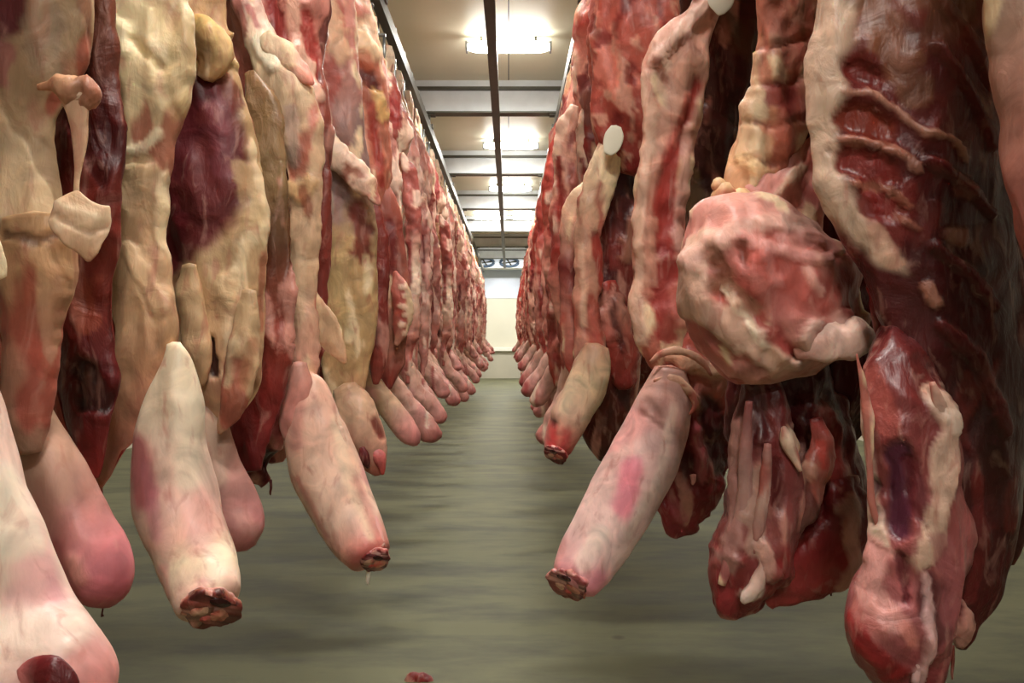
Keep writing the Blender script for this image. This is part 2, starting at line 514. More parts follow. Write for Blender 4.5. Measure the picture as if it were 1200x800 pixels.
    # torn membranes and streaks: sharp-edged islands of another tissue, slightly sunk or proud
    if patch is None:
        patch = {'flesh': [('#a8483c', .34, 9, .35, -.003), ('#f0d8b0', .42, 14, .3, .003)], 'wet': [('#cf9484', .36, 13, .3, .004), ('#3e0c0e', .40, 10, .35, -.004)],
                 'skin': [('#dc9c98', .5, 6, .4, 0)]}.get(mat, [])
    for k, (pc, thr, pf, pv, pb) in enumerate(patch):
        pn = fbm(X * np.array([1, 1, pv]) * pf * (1 if d < 2.6 or not world else 1.3) + off + 40 + 13 * k, 3)
        q = np.clip((pn - thr) / 0.10, 0, 1) * 0.75
        tone = tone * (1 - q[:, None]) + lin(pc) * q[:, None]
        disp = disp + q * pb
    # lengthwise folds
    fo = {'flesh': .007, 'wet': .008, 'skin': .0015}.get(mat, 0) if fold is None else fold
    if fo:
        rg = 1 - np.abs(perlin(X * np.array([1, 1, .28]) * 16 + off + 77)) * 2.2
        disp = disp + fo * (rg - 0.4) * np.clip(aa / 0.05, 0.1, 1)
    if rag:
        disp = disp + rag * np.abs(perlin(Q * freq * 2.1 + off + 31)) * np.clip(aa / 0.03, 0.1, 1)
    wob = 1 + 0.55 * fbm(X * 26 + off + 3, 2)
    for s in strokes:
        pts, r, c = s[0], s[1], s[2]
        stg = s[3] if len(s) > 3 else 0.9
        bp = s[4] if len(s) > 4 else 0.0
        sd = s[5] if len(s) > 5 else d - 0.7 * float(np.median(b))
        poly = isinstance(r, tuple)
        if poly: r = r[0]
        if world:
            W = np.array(pts, float)[:, [0, 2]]; rr = r
        else:
            W = np.array([P(q[0], q[1], sd)[[0, 2]] for q in pts]); rr = r / FPX * sd
        Z = X[:, [0, 2]]
        best = np.full(len(Z), 1e9)
        if poly: W = np.vstack([W, W[:1]])
        if len(W) == 1: best = np.linalg.norm(Z - W[0], axis=1)
        for i in range(len(W) - 1):
            e = W[i + 1] - W[i]; l2 = (e * e).sum() + 1e-12
            tt = np.clip(((Z - W[i]) @ e) / l2, 0, 1)
            best = np.minimum(best, np.linalg.norm(Z - W[i] - tt[:, None] * e, axis=1))
        if poly:
            ins = np.zeros(len(Z), bool)
            for i in range(len(W) - 1):
                y0, y1 = W[i, 1], W[i + 1, 1]
                if y0 == y1: continue
                c_ = (Z[:, 1] > y0) != (Z[:, 1] > y1)
                ins ^= c_ & (Z[:, 0] < (W[i + 1, 0] - W[i, 0]) * (Z[:, 1] - y0) / (y1 - y0) + W[i, 0])
            sdist = np.where(ins, -best, best) + rr * (wob - 1) * 0.9
            q = np.clip(0.5 - sdist / (2 * rr), 0, 1)
        elif mat == 'skin':
            q = np.clip(1.5 - best * (0.5 + 0.5 * wob) / rr, 0, 1)
        else:
            q = np.clip((1.25 - best * wob / rr) / 0.5, 0, 1)
        q = q * q * (3 - 2 * q)
        q = q * np.clip(0.7 - 2.5 * N[:, 1], 0, 1)
        if c is not None:
            tone = tone * (1 - (q * stg)[:, None]) + lin(c) * (q * stg)[:, None]
        disp = disp + q * bp * bump
    X = X + N * disp[:, None]
    tone = tone * np.array([1.02, 1.0, 1.0])
    p0 = C[0] - T[0] * a[0] * 0.25; p1 = C[-1] + T[-1] * a[-1] * 0.25
    X = np.vstack([X, p0, p1]); tone = np.vstack([tone, tone[:m].mean(0), tone[-m - 1:].mean(0)])
    base = np.array(parent.location) if parent is not None else np.zeros(3)
    if parent is not None and parent.parent is not None: base = base + np.array(parent.parent.location)
    X = X - base
    idx = np.arange(n * m).reshape(n, m)
    nx_ = np.roll(idx, -1, axis=1)
    quads = np.stack([idx[:-1], idx[1:], nx_[1:], nx_[:-1]], -1).reshape(-1, 4)
    t0 = np.stack([np.full(m, n * m), idx[0], nx_[0]], -1)
    t1 = np.stack([np.full(m, n * m + 1), nx_[-1], idx[-1]], -1)
    me = bpy.data.meshes.new(name)
    me.vertices.add(len(X)); me.vertices.foreach_set('co', X.ravel())
    loops = np.concatenate([quads.ravel(), t0.ravel(), t1.ravel()])
    sizes = np.concatenate([np.full(len(quads), 4), np.full(2 * m, 3)])
    me.loops.add(len(loops)); me.loops.foreach_set('vertex_index', loops.astype(np.int32))
    me.polygons.add(len(sizes))
    me.polygons.foreach_set('loop_start', np.concatenate([[0], np.cumsum(sizes)[:-1]]).astype(np.int32))
    me.polygons.foreach_set('loop_total', sizes.astype(np.int32))
    me.polygons.foreach_set('use_smooth', np.ones(len(sizes), bool))
    me.update(calc_edges=True); me.validate()
    at = me.attributes.new('tone', 'FLOAT_COLOR', 'POINT')
    at.data.foreach_set('color', np.hstack([np.clip(tone, 0.001, 1), np.ones((len(tone), 1))]).ravel())
    return link_mesh(name, me, M[mat], parent)

def hanger(x, d, label, group):
    sg = -1 if x < 0 else 1
    """roller and hook that carries one side"""
    h = empty('meat_hook', (x, d, RAIL_Z - 0.02))
    tag(h, label, 'meat hook', group)
    b = MB()
    b.tube([(-0.012, 0, 0.136), (0.012, 0, 0.136)], 0.03, 14)
    b.build('roller', M['galv'], h, smooth=False)
    MB().box(sg * 0.036 - 0.004, sg * 0.036 + 0.004, -0.016, 0.016, -0.05, 0.15).box(min(-0.01, sg * 0.04), max(0.01, sg * 0.04), -0.016, 0.016, -0.058, -0.046).box(min(0, sg * 0.04), max(0, sg * 0.04), -0.006, 0.006, 0.13, 0.142).build('strap', M['galv'], h)
    pts = [(0, 0, -0.05), (0, 0, -0.12), (0, 0.0, -0.16)]
    for k in range(9):
        a = math.pi * k / 8
        pts.append((0, 0.035 - 0.035 * math.cos(a), -0.16 - 0.04 * math.sin(a)))
    b = MB(); b.tube(pts, 0.009, 8); b.build('hook', M['galv'], h, smooth=True)
    return h

def side(label, x, d, group=None):
    o = empty('beef_side', (x, d, RAIL_Z - 0.2))
    return tag(o, label, 'meat', group)

def cut_end(leg, p, d, r, n, hole=(0, 0), face=RED, el=0.8, roll=0):
    """open cut joint: torn rim, red face, pale bone knuckles. p pixel centre, n outward direction"""
    c = P(p[0], p[1], d); r = r / FPX * d
    n = np.array(n, float); n /= np.linalg.norm(n)
    c = c + n * r * 0.28
    rf = (0.3, 0.2, 0.9)
    st = []
    for q, z in ((0.6, -0.45), (0.95, -0.22), (1.0, -0.04), (0.93, 0.06), (0.72, 0.0), (0.40, -0.05), (0.1, -0.04)):
        pp = c + n * r * z
        st.append((pp[0], pp[1], pp[2], r * q, el, roll))
    loft('cut_face', leg, st, d, [(0, PALE), (0.36, '#e0aaa0'), (0.5, face), (0.75, MAR), (1, face)], world=True, ref=rf, noise=0.16 * r, freq=1.6 / r, mat='wet', step=0.0028, patch=[('#e2a898', .25, 1.8 / r, 1, 0), (DARK, .30, 2.2 / r, 1, -.05 * r)], fold=0, vstretch=1)
    u = np.cross(n, rf); u /= np.linalg.norm(u); v = np.cross(u, n)
    for (du, dv, q, cc) in ((-0.34, -0.12, 0.52, '#c8846c'), (0.38, -0.2, 0.42, '#d8a68c'), (0.02, -0.5, 0.26, '#b85a50')):
        b0 = c + (u * du + v * dv * el) * r - n * r * 0.12
        pts = []
        for z, w in ((-0.05, 0.5), (0.08, 1.0), (0.15, 0.85), (0.2, 0.45), (0.22, 0.1)):
            e = b0 + n * r * z * 0.9
            pts.append((e[0], e[1], e[2], r * q * w, 0.75))
        loft('bone_end', leg, pts, d, cc, world=True, ref=rf, noise=0.26 * r, freq=2.2 / r, mat='wet', step=0.003, patch=[(BRT, .15, 2.5 / r, 1, 0)], fold=0, vstretch=1)
    h0 = c + (u * hole[0] + v * hole[1] * el) * r
    pts = []
    for z, w in ((-0.1, 0.6), (0.05, 1.0), (0.09, 0.7), (0.10, 0.1)):
        e = h0 + n * r * z
        pts.append((e[0], e[1], e[2], r * 0.36 * w, 0.5, 0))
    loft('marrow_hollow_shade', leg, pts, d, DARK, world=True, ref=rf, noise=0.06 * r, freq=2 / r, mat='wet', step=0.003, patch=[], fold=0)  # closed dark lump; the shade of the hole is only its colour

def drip(parent, px, py, d, l=12, c=PALE, w=1.8):
    loft('hanging_drip', parent, [(px, py - 4, w * 1.3, 0.8), (px + 0.5, py + l * 0.4, w, 0.8), (px - 0.5, py + l * 0.8, w * 0.8, 0.8), (px, py + l, w * 0.4, 0.8)], d, c, noise=0.0003, mat='wet', step=0.004)

def upper(o, x, d, s, cols=None, strokes=(), w=1.0):
    """hind leg and round: s = -1 left row, 1 right row; in metres under the rail"""
    x0 = x
    z = RAIL_Z
    st = [(x0, d + 0.03, z - 0.13, 0.032), (x0, d + 0.035, z - 0.2, 0.045), (x0 - s * 0.0, d + 0.03, z - 0.32, 0.05), (x0 + s * 0.01, d, z - 0.46, 0.085 * w),
          (x0 + s * 0.02, d, z - 0.64, 0.15 * w, 0.75), (x0 + s * 0.02, d, z - 0.84, 0.185 * w, 0.7), (x0 + s * 0.01, d, z - 1.02, 0.175 * w, 0.62), (x0, d, z - 1.2, 0.14 * w, 0.55), (x0, d, z - 1.32, 0.06 * w, 0.5)]
    if d < 2.5: st = [(q[0], q[1], z - 0.13 + (q[2] - z + 0.13) * 0.76) + tuple(q[3:]) for q in st]
    return loft('hind_quarter', o, st, max(2.4, d), cols or [(0, BONE), (0.2, FAT), (0.45, PINK), (0.7, FAT), (1, RED)], strokes, world=True, noise=0.014, freq=8, rag=0.006, ref=(0, 1, 0), patch=[('#dca68e', .22, 15, .5, .003), ('#7a1e1c', .30, 11, .45, -.006), ('#e88c78', .38, 9, .6, 0)], fold=.012)

# PART2
# ------------------------------------------------------------------ left row, the near sides one by one
HG = 'hooks and rollers on the rails'
GL, GR = 'sides of beef hanging in the left row', 'sides of beef hanging in the right row'
HL = 'steel roller hook on the left rail carrying a side of beef'
HR = 'steel roller hook on the right rail carrying a side of beef'

# --- L0: only its pale shank enters the frame
d = 1.0
o = side('nearest left side of beef, only its pale shank entering the bottom-left corner', LX, d, GL); hanger(LX, d, HL, HG)
upper(o, LX, d, -1)
loft('body', o, [(-165, -420, 120, .5), (-170, -200, 130, .5), (-160, 0, 130, .5), (-150, 200, 135, .5), (-150, 380, 120, .5), (-160, 520, 70, .5), (-170, 600, 30, .5)], d, TAN, back=RED, noise=.015)
loft('fat_flap', o, [(-50, 240, 16, .3), (-25, 275, 20, .3), (-6, 308, 14, .3), (0, 326, 8, .3)], d - .03, CREAM, noise=.003)
leg = loft('fore_shank', o, [(-130, 330, 60, .8), (-112, 450, 88, .8), (-70, 570, 88, .8), (-26, 670, 84, .8), (12, 740, 76, .85), (42, 796, 80, .85, -.02), (64, 836, 82, .85, -.04), (78, 858, 60, .85, -.05), (80, 864, 20, .8, -.052)], d,
     [(0, TAN), (.35, PALE), (.6, '#f0d6c4'), (.85, PALE), (1, ROSE)],
     [([(35, 640), (42, 700)], 26, '#d8909a', .7), ([(10, 600), (30, 720)], 12, '#e6b8b0', .6), ([(20, 738), (75, 745)], 20, '#f6dccb', .8, .003), ([(0, 560), (10, 640)], 20, '#e9dcc6', .7), ([(48, 772), (60, 776)], 9, '#8b3030', .5)], noise=.008, freq=7, mat='skin')
loft('joint_hollow_shade', leg, [(24, 794, 12, .4), (44, 787, 22, .45), (66, 800, 25, .45), (76, 826, 16, .4)], d - .10, [(0, ROSE), (.3, MAR), (1, DARK)], noise=.003, mat='wet')  # dark end colour stands for the shade inside the joint

# --- L1: grey-tan flank at the left edge
d = 1.3
o = side('grey-tan side of beef at the left edge with a dangling fat flap', LX, d, GL); hanger(LX, d, HL, HG)
upper(o, LX, d, -1)
loft('body', o, [(-40, -330, 110, .45), (-20, -180, 120, .45), (5, -40, 106, .42), (6, 50, 96, .4), (-10, 110, 82, .4), (-14, 190, 82, .4), (-16, 260, 88, .4), (-20, 340, 85, .4), (-30, 440, 60, .4), (-40, 500, 25, .4)], d,
     [(0, TAN), (.4, GRY), (.7, '#b39a78'), (.85, TAN), (1, PINK)],
     [([(-40, -60), (60, -60), (42, 8), (30, 40), (8, 56), (-20, 62), (-60, 40)], (8,), '#5c1c26', .95, -.004), ([(12, 60), (2, 95)], 10, '#a05a5c', .7), ([(60, 10), (55, 80)], 16, '#8e7a64', .6), ([(70, 130), (66, 230)], 14, '#a2896a', .6),
      ([(2, 285), (10, 310)], 16, '#5a2a1c', .9, -.01), ([(100, 0), (106, 60)], 12, BRN, .8)], noise=.010, freq=7)
loft('cavity_wall', o, [(70, -40, 60, .3), (88, 60, 50, .3), (96, 160, 48, .3), (98, 260, 42, .3), (96, 360, 42, .3), (100, 450, 40, .3), (104, 520, 22, .3), (108, 560, 8, .3)], d + .13,
     [(0, BRN), (.3, '#5a1a18'), (.6, '#7a2c22'), (.8, DEEP), (1, RED)], [([(90, 330), (100, 380)], 14, '#9a4a36', .7), ([(100, 440), (112, 470)], 18, DARK, .9, -.01)], noise=.010, mat='wet')  # deep colours and dark stroke put the gap's shade into the surface
loft('shoulder', o, [(40, 255, 34, .7), (42, 290, 40, .75), (42, 340, 39, .75), (42, 395, 34, .7), (36, 445, 31, .7), (30, 490, 26, .7), (32, 530, 14, .7)], d - .05,
     [(0, TAN), (.3, '#c09874'), (.6, '#c08a74'), (1, '#b08874')], [([(12, 276), (50, 280), (78, 272)], 5, '#6e4a30', .8, -.004), ([(40, 400), (52, 440)], 9, '#c06050', .7), ([(70, 330), (68, 400)], 8, '#a07050', .5)], noise=.007)
loft('shoulder', o, [(2, 330, 26, .7), (4, 400, 30, .7), (12, 450, 30, .7), (24, 480, 24, .7), (30, 500, 10, .7)], d - .03, [(0, '#a2705a'), (.5, '#b5705c'), (1, '#8e4a40')], noise=.008)
loft('fat_knob', o, [(44, 102, 4, .6), (62, 99, 7, .7), (78, 104, 15, .7), (94, 110, 23, .7), (108, 108, 18, .7), (116, 106, 6, .6)], d - .08, [(0, '#a87a58'), (.5, '#cfa07c'), (1, '#a0664e')], noise=.016, freq=30, linear=True, tatter=.4, rag=.006)
loft('tendon_strand', o, [(88, 112, 18, .5), (91, 134, 12, .5), (94, 165, 9, .5), (92, 195, 4.5, .6), (90, 216, 3.2, .6), (90, 234, 4, .6)], d - .08, [(0, '#d8b090'), (1, '#d9bb98')], noise=.003, freq=24)
loft('fat_flap', o, [(91, 224, 3, .3), (88, 238, 24, .14, 0, 12), (90, 250, 35, .12, 0, 14), (98, 266, 31, .13, 0, 14), (100, 282, 24, .15, 0, 10), (104, 296, 12, .2), (103, 306, 3, .3)], d - .10, [(0, '#d6b48e'), (.5, '#e0c4a2'), (1, '#c9a07c')],
     [([(60, 244), (84, 262), (104, 272), (124, 262)], 4, '#a98464', .7, -.003), ([(70, 240), (110, 254)], 5, '#ecd4b4', .8, .002)], noise=.005, freq=14, linear=True, sup=.7, patch=[], fold=.003)
leg = loft('fore_shank', o, [(5, 445, 26, .8), (28, 490, 34, .85), (55, 545, 37, .85), (84, 605, 38, .9), (106, 648, 41, .9), (119, 682, 38, .9), (126, 702, 26, .8), (128, 710, 8, .8)], d,
     [(0, '#a5876c'), (.4, '#b9907c'), (.65, '#bf807a'), (.85, '#cc7880'), (1, '#a84450')],
     [([(95, 655), (102, 670)], 10, '#e0a090', .6, .004), ([(60, 520), (80, 580)], 9, '#c9a08c', .5), ([(70, 640), (90, 690)], 10, '#a34a4c', .6)], noise=.006, mat='skin')
drip(o, 120, 708, d, 14, DEEP)

# --- L2: cream flank strip with the big pale shank
d = 1.55
o = side('cream fat-covered side with a thick pale shank ending in an open joint', LX, d, GL); hanger(LX, d, HL, HG)
upper(o, LX, d, -1)
loft('body', o, [(90, -230, 110, .5), (110, -80, 95, .4), (120, 40, 84, .35), (112, 160, 72, .35), (112, 260, 64, .35), (128, 350, 64, .35), (120, 430, 50, .35), (112, 500, 22, .35)], d + .10,
     [(0, RED), (.4, '#6e221e'), (.7, '#8e3a30'), (1, MAR)], noise=.01, mat='wet')
loft('flank_strip', o, [(175, -190, 74, .42), (172, -80, 62, .42), (169, 0, 60, .4), (173, 70, 55, .4), (168, 140, 46, .42), (156, 210, 43, .42), (150, 270, 40, .45), (162, 335, 39, .45), (172, 395, 36, .42), (158, 450, 30, .35), (136, 510, 22, .3), (116, 565, 9, .3), (112, 580, 3, .3)], d - .02,
     [(0, FAT), (.25, '#f0dcb2'), (.45, '#e6cca0'), (.62, '#c9a47e'), (.75, '#c8a07a'), (.9, '#bd8068'), (1, '#a05a48')],
     [([(120, 20), (150, 60), (140, 40)], 14, '#f2e2b8', .7, .006), ([(150, 178), (172, 172), (186, 158)], 7, '#f6e8c4', .8, .004), ([(150, 186), (176, 186)], 6, '#b09068', .7, -.004), ([(196, 20), (212, 60), (200, 120)], 14, '#d4b784', .6),  # palest strokes are highlights put into the fat colour
      ([(140, 110), (138, 240)], 10, '#c6a27c', .6), ([(172, 200), (168, 260)], 14, '#b18b68', .6), ([(118, 200), (116, 260)], 6, '#9a7052', .6), ([(150, 290), (168, 320), (190, 360)], 9, '#d9b890', .6, .004),
      ([(160, 50), (190, 80)], 6, '#c9aa74', .7, -.004), ([(205, 0), (222, 70)], 7, '#b99a70', .6)], noise=.010, freq=11, back=RED)
loft('red_flap', o, [(62, 440, 10, .3), (76, 478, 18, .3), (92, 520, 16, .3), (110, 560, 10, .3), (118, 582, 3, .3)], d + .02, [(0, '#9a4438'), (.5, '#b25040'), (1, '#8a2c28')], noise=.006, mat='wet')
leg = loft('fore_shank', o, [(203, 402, 8, .8), (207, 428, 20, .8), (204, 470, 34, .85), (200, 525, 44, .9), (206, 580, 50, .9), (220, 632, 46, .9, -.03), (234, 668, 43, .9, -.06), (242, 692, 40, .9, -.09), (246, 706, 36, .85, -.11), (247, 709, 26, .85, -.112)], d - .04,
     [(0, '#ead8b8'), (.2, '#dccab0'), (.5, '#dcb8a8'), (.72, '#dcae9c'), (.85, '#ecd8b8'), (1, '#e8c0b0')],
     [([(158, 525), (172, 575)], 20, '#b04a58', .8), ([(176, 545), (196, 620)], 9, '#c07a84', .55), ([(215, 470), (222, 560)], 12, '#e6d8c0', .6), ([(236, 590), (246, 625)], 14, '#cf9690', .55), ([(188, 440), (196, 480)], 9, '#b09a80', .6), ([(205, 580), (212, 650)], 7, '#c9a094', .5), ([(268, 640), (276, 680)], 8, '#f4e6cc', .6), ([(208, 660), (214, 700)], 10, '#e8a09c', .6)], noise=.006, mat='skin')
cut_end(leg, (247, 707), d - .155, 37, (.34, -.76, -.55), (-.05, .55), '#b06a52', .8, 20)

# --- L3: dark red muscle window
d = 1.9
o = side('side with a large dark red muscle patch beside cream flank, dull pink shank', LX, d, GL); hanger(LX, d, HL, HG)
upper(o, LX, d, -1)
loft('body', o, [(205, -200, 80, .5), (200, -60, 66, .45), (204, 30, 64, .4), (210, 95, 72, .4), (222, 160, 78, .4), (230, 225, 78, .4), (244, 305, 71, .4), (256, 390, 57, .4), (258, 450, 46, .4), (258, 490, 22, .4), (258, 506, 6, .4)], d,
     [(0, RED), (.25, TAN), (.5, '#b6966c'), (.75, '#c6a57c'), (1, '#b98a6c')],
     [([(246, 74), (268, 100), (282, 140), (292, 180), (293, 220), (280, 255), (262, 275), (245, 292), (220, 305), (195, 335), (160, 335), (160, 150), (215, 100)], (9,), '#661c22', .97, -.004), ([(250, 110), (262, 160), (262, 200)], 12, '#86444c', .6), ([(225, 120), (215, 200)], 12, '#56101a', .7), ([(205, 260), (200, 310)], 16, '#5a0e16', .8), ([(236, 40), (250, 70)], 20, '#d9b878', .95, .012),  # mauve stroke is a highlight put into the muscle colour
      ([(262, 90), (276, 116)], 10, '#6a2a22', .8), ([(246, 400), (250, 436)], 6, '#3a1410', .95, -.015), ([(222, 330), (234, 380)], 8, '#a98a66', .6, -.004), ([(262, 330), (290, 380)], 10, '#d4b48a', .6, .004), ([(310, 300), (306, 380)], 7, '#a0523c', .7), ([(280, 440), (292, 400)], 8, '#b47c5c', .6), ([(284, 196), (296, 260)], 9, '#b89a70', .7)], noise=.010, freq=9)  # dark slit stroke carries its shade in the colour
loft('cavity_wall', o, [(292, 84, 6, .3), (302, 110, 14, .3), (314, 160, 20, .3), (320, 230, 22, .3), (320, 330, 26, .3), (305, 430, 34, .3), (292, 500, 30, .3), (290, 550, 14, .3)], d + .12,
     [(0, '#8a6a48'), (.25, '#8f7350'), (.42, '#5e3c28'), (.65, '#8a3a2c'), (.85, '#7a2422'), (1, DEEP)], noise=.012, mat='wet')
loft('flank_lobe', o, [(292, 340, 8, .5), (288, 390, 17, .5), (284, 430, 22, .5), (272, 468, 20, .5), (262, 494, 12, .5), (257, 508, 3, .5)], d - .055, [(0, '#c8a880'), (.5, '#cfae88'), (1, '#b98a6c')], [([(296, 400), (286, 450)], 6, '#b07a58', .7), ([(276, 400), (268, 450)], 5, '#dcc09a', .7, .003)], noise=.009, freq=16)
loft('flank_lobe', o, [(222, 310, 8, .5), (224, 350, 15, .5), (230, 395, 15, .5), (234, 430, 11, .5), (236, 452, 4, .5)], d - .06, [(0, '#bd9e74'), (.6, '#c9a780'), (1, '#a8825e')], noise=.008, freq=18)
loft('fat_lump', o, [(226, 22, 10, .6), (240, 40, 22, .6), (250, 66, 20, .6), (240, 92, 10, .6)], d - .06, [(0, YEL), (.6, '#dcbc86'), (1, '#b98a5c')], noise=.012, freq=22)
leg = loft('fore_shank', o, [(226, 430, 14, .8), (236, 480, 24, .85), (250, 540, 30, .9), (270, 594, 34, .9), (282, 624, 30, .85), (288, 642, 14, .8)], d,
     [(0, '#b6a080'), (.4, '#b89484'), (.7, '#c08a82'), (.9, '#d08888'), (1, '#c06a6c')], [([(250, 500), (262, 560)], 7, '#c8ae98', .5), ([(284, 600), (296, 620)], 8, '#dca8a0', .6)], noise=.005, mat='skin')

# --- L4: bright ridge, pale hanging foreleg
d = 2.15
o = side('side with a bright fat ridge and pale foreleg pointing in from the left row', LX, d, GL); hanger(LX, d, HL, HG)
upper(o, LX, d, -1)
loft('body', o, [(300, -150, 90, .5), (310, -40, 80, .45), (322, 60, 62, .4), (338, 150, 50, .35), (344, 240, 46, .35), (340, 330, 46, .35), (334, 420, 44, .4), (322, 490, 36, .4), (318, 540, 14, .4)], d + .09,
     [(0, '#c47a6e'), (.25, '#c8887a'), (.36, '#a85a4c'), (.5, '#6e3226'), (.8, '#86302a'), (1, MAR)],
     [([(322, 0), (334, 60)], 8, '#8e2c2a', .9, -.008), ([(345, 0), (352, 70)], 7, '#e4b49c', .9, .006), ([(362, 20), (368, 90)], 7, '#a83e38', .9, -.006), ([(352, 60), (372, 110)], 7, '#e8c0a8', .8, .006)], noise=.012, mat='wet')
loft('flank_strip', o, [(286, -40, 14, .5), (290, 0, 16, .5), (300, 34, 17, .5), (316, 72, 21, .45), (338, 110, 28, .4), (350, 160, 27, .38), (357, 210, 22, .38), (358, 262, 18, .4), (357, 310, 18, .45), (356, 360, 18, .5), (354, 410, 21, .5), (350, 455, 17, .5), (350, 480, 8, .5)], d - .03,
     [(0, '#e0b09c'), (.1, PALE), (.2, CREAM), (.35, '#cfae8c'), (.5, '#c2a080'), (.7, '#c8a482'), (.9, '#cf9a84'), (1, '#d08070')],
     [([(292, 8), (302, 30)], 4, '#b05a5a', .8), ([(304, 48), (312, 66), (322, 78)], 9, '#fbeed2', .9, .006), ([(342, 130), (344, 190)], 9, '#b79a90', .6), ([(338, 220), (352, 232), (364, 216)], 8, '#d8ae7c', .8, .006), ([(356, 226), (362, 250)], 6, '#8e4a34', .8), ([(318, 110), (330, 170)], 5, '#a57e5c', .6), ([(352, 300), (350, 380)], 6, '#d9ba98', .6)], noise=.008, freq=13)
loft('fat_spur', o, [(310, 40, 8, .3), (328, 62, 16, .22), (346, 78, 15, .22), (358, 90, 9, .25), (367, 99, 2, .4)], d - .05, [(0, CREAM), (.5, '#ecc4ac'), (1, '#d88c7c')], noise=.006, freq=24, linear=True, tatter=.3)
loft('fat_spur', o, [(356, 330, 8, .3), (372, 372, 17, .22), (388, 398, 16, .22), (398, 414, 9, .25), (405, 426, 2, .4)], d - .02, [(0, '#cfae88'), (1, '#c49a78')], noise=.006, freq=20)
loft('neck_trim', o, [(322, 455, 30, .6), (306, 490, 38, .6), (294, 525, 32, .6), (300, 552, 16, .5), (312, 566, 6, .5)], d + .02, [(0, '#7a2422'), (.4, '#8e3430'), (.75, DEEP), (1, MAR)],
     [([(270, 480), (310, 500), (326, 520)], 7, '#cf8a80', .8, .006), ([(282, 530), (310, 536)], 9, DARK, .8, -.01), ([(318, 480), (330, 510)], 10, '#c86a64', .7)], noise=.016, freq=18, rag=.01, mat='wet')
leg = loft('fore_shank', o, [(352, 440, 12, .8), (362, 462, 26, .8), (368, 500, 35, .85), (380, 545, 40, .85, -.01), (400, 592, 38, .85, -.03), (418, 626, 34, .85, -.055), (430, 645, 29, .85, -.075), (436, 654, 24, .85, -.088), (437, 656, 16, .8, -.09)], d - .05,
     [(0, '#d8a890'), (.2, '#dcb09c'), (.5, '#e0b8a0'), (.8, '#e8c4b0'), (1, '#c86a62')],
     [([(350, 470), (346, 520)], 9, '#d08a80', .6), ([(392, 490), (410, 560), (440, 620)], 5, '#ecd0b4', .7), ([(372, 540), (392, 610)], 8, '#e8c8b4', .6), ([(352, 560), (388, 624)], 4, '#c06a66', .6), ([(418, 560), (446, 620)], 4, '#c87a74', .5)], noise=.006, mat='skin')
loft('knuckle', leg, [(350, 425, 9, .8), (350, 450, 16, .7), (346, 478, 16, .7), (340, 500, 12, .7), (336, 516, 4, .8)], d - .075, [(0, '#c89080'), (.5, '#d48e82'), (1, '#cc8a80')], noise=.005, freq=22, mat='skin')
loft('tendon', leg, [(398, 500, 4, .8), (408, 540, 7, .8, -.01), (424, 585, 8, .8, -.025), (440, 620, 7, .8, -.05), (448, 640, 4, .8, -.07)], d - .075, [(0, '#e0bca4'), (1, '#dcaa9c')], noise=.003, freq=22, mat='skin')
cut_end(leg, (438, 653), d - .143, 20, (.38, -.74, -.55), (0, .35), '#b4504a', .85, 10)
drip(o, 431, 668, d - .13, 17, '#efe6d8', 2.2)
drip(o, 317, 566, d, 14, DEEP, 1.4)

# --- L5: diagonal fat ridge, yellow tan flank
d = 2.85
o = side('side with a diagonal cream fat ridge over a yellow-tan flank, knobbly leg stump', LX, d, GL); hanger(LX, d, HL, HG)
upper(o, LX, d, -1, [(0, BONE), (.2, FAT), (.4, '#d09a8a'), (.6, '#a84c44'), (.8, '#d89a88'), (1, FAT)])
loft('body', o, [(350, -70, 62, .45), (358, 20, 58, .45), (372, 100, 50, .42), (388, 180, 44, .4), (400, 250, 40, .4), (406, 320, 36, .4), (408, 390, 32, .4), (406, 440, 26, .4), (404, 480, 12, .4)], d,
     [(0, '#d49a8c'), (.25, '#cf8c7e'), (.42, '#8e7068'), (.52, '#8e7068'), (.66, '#b8986c'), (.85, '#c4a070'), (1, '#c49a7c')],
     [([(362, 10), (370, 60)], 8, '#8e2a28', .9, -.006), ([(340, 0), (345, 80)], 9, '#b86a5c', .8), ([(384, 0), (398, 60)], 12, '#e2bc98', .8, .006), ([(345, 90), (360, 150)], 6, '#a84a40', .8), ([(376, 90), (376, 150)], 8, '#e6b09a', .7, .006),
      ([(386, 200), (392, 250)], 12, '#a08680', .7), ([(420, 250), (428, 300)], 10, '#7a2e28', .9, -.006), ([(430, 300), (432, 340)], 5, '#d8c094', .8), ([(392, 300), (400, 380)], 8, '#ccae7c', .7)], noise=.008, freq=12)
loft('fat_ridge', o, [(358, 100, 6, .6), (366, 136, 12, .6), (376, 164, 16, .5), (394, 184, 17, .5), (414, 202, 16, .5), (430, 218, 12, .5), (442, 236, 5, .6), (445, 240, 2, .6)], d - .09, [(0, '#e0b09c'), (.35, '#f4dcc0'), (.8, '#ecc4ac'), (1, '#d09080')], [([(408, 196), (420, 204)], 5, '#a35a44', .8, -.006)], noise=.010, freq=26, linear=True, tatter=.35)
loft('cavity_wall', o, [(424, 230, 18, .4), (434, 290, 20, .4), (440, 360, 16, .4), (442, 420, 12, .4), (440, 450, 4, .4)], d + .1, [(0, '#8a3a30'), (.5, '#7a2a24'), (1, '#8e4438')], noise=.01, mat='wet')
leg = loft('fore_shank', o, [(404, 452, 14, .8), (414, 478, 23, .85), (424, 505, 26, .85), (434, 530, 20, .8), (440, 546, 13, .8), (444, 556, 5, .8)], d - .05, [(0, '#c8a080'), (.4, '#d4ac90'), (.7, '#d09a84'), (1, '#b85a50')],
     [([(440, 492), (448, 510)], 5, '#7a2a22', .9, -.006), ([(410, 500), (420, 530)], 5, '#b8806c', .6)], noise=.008, freq=20, mat='skin')
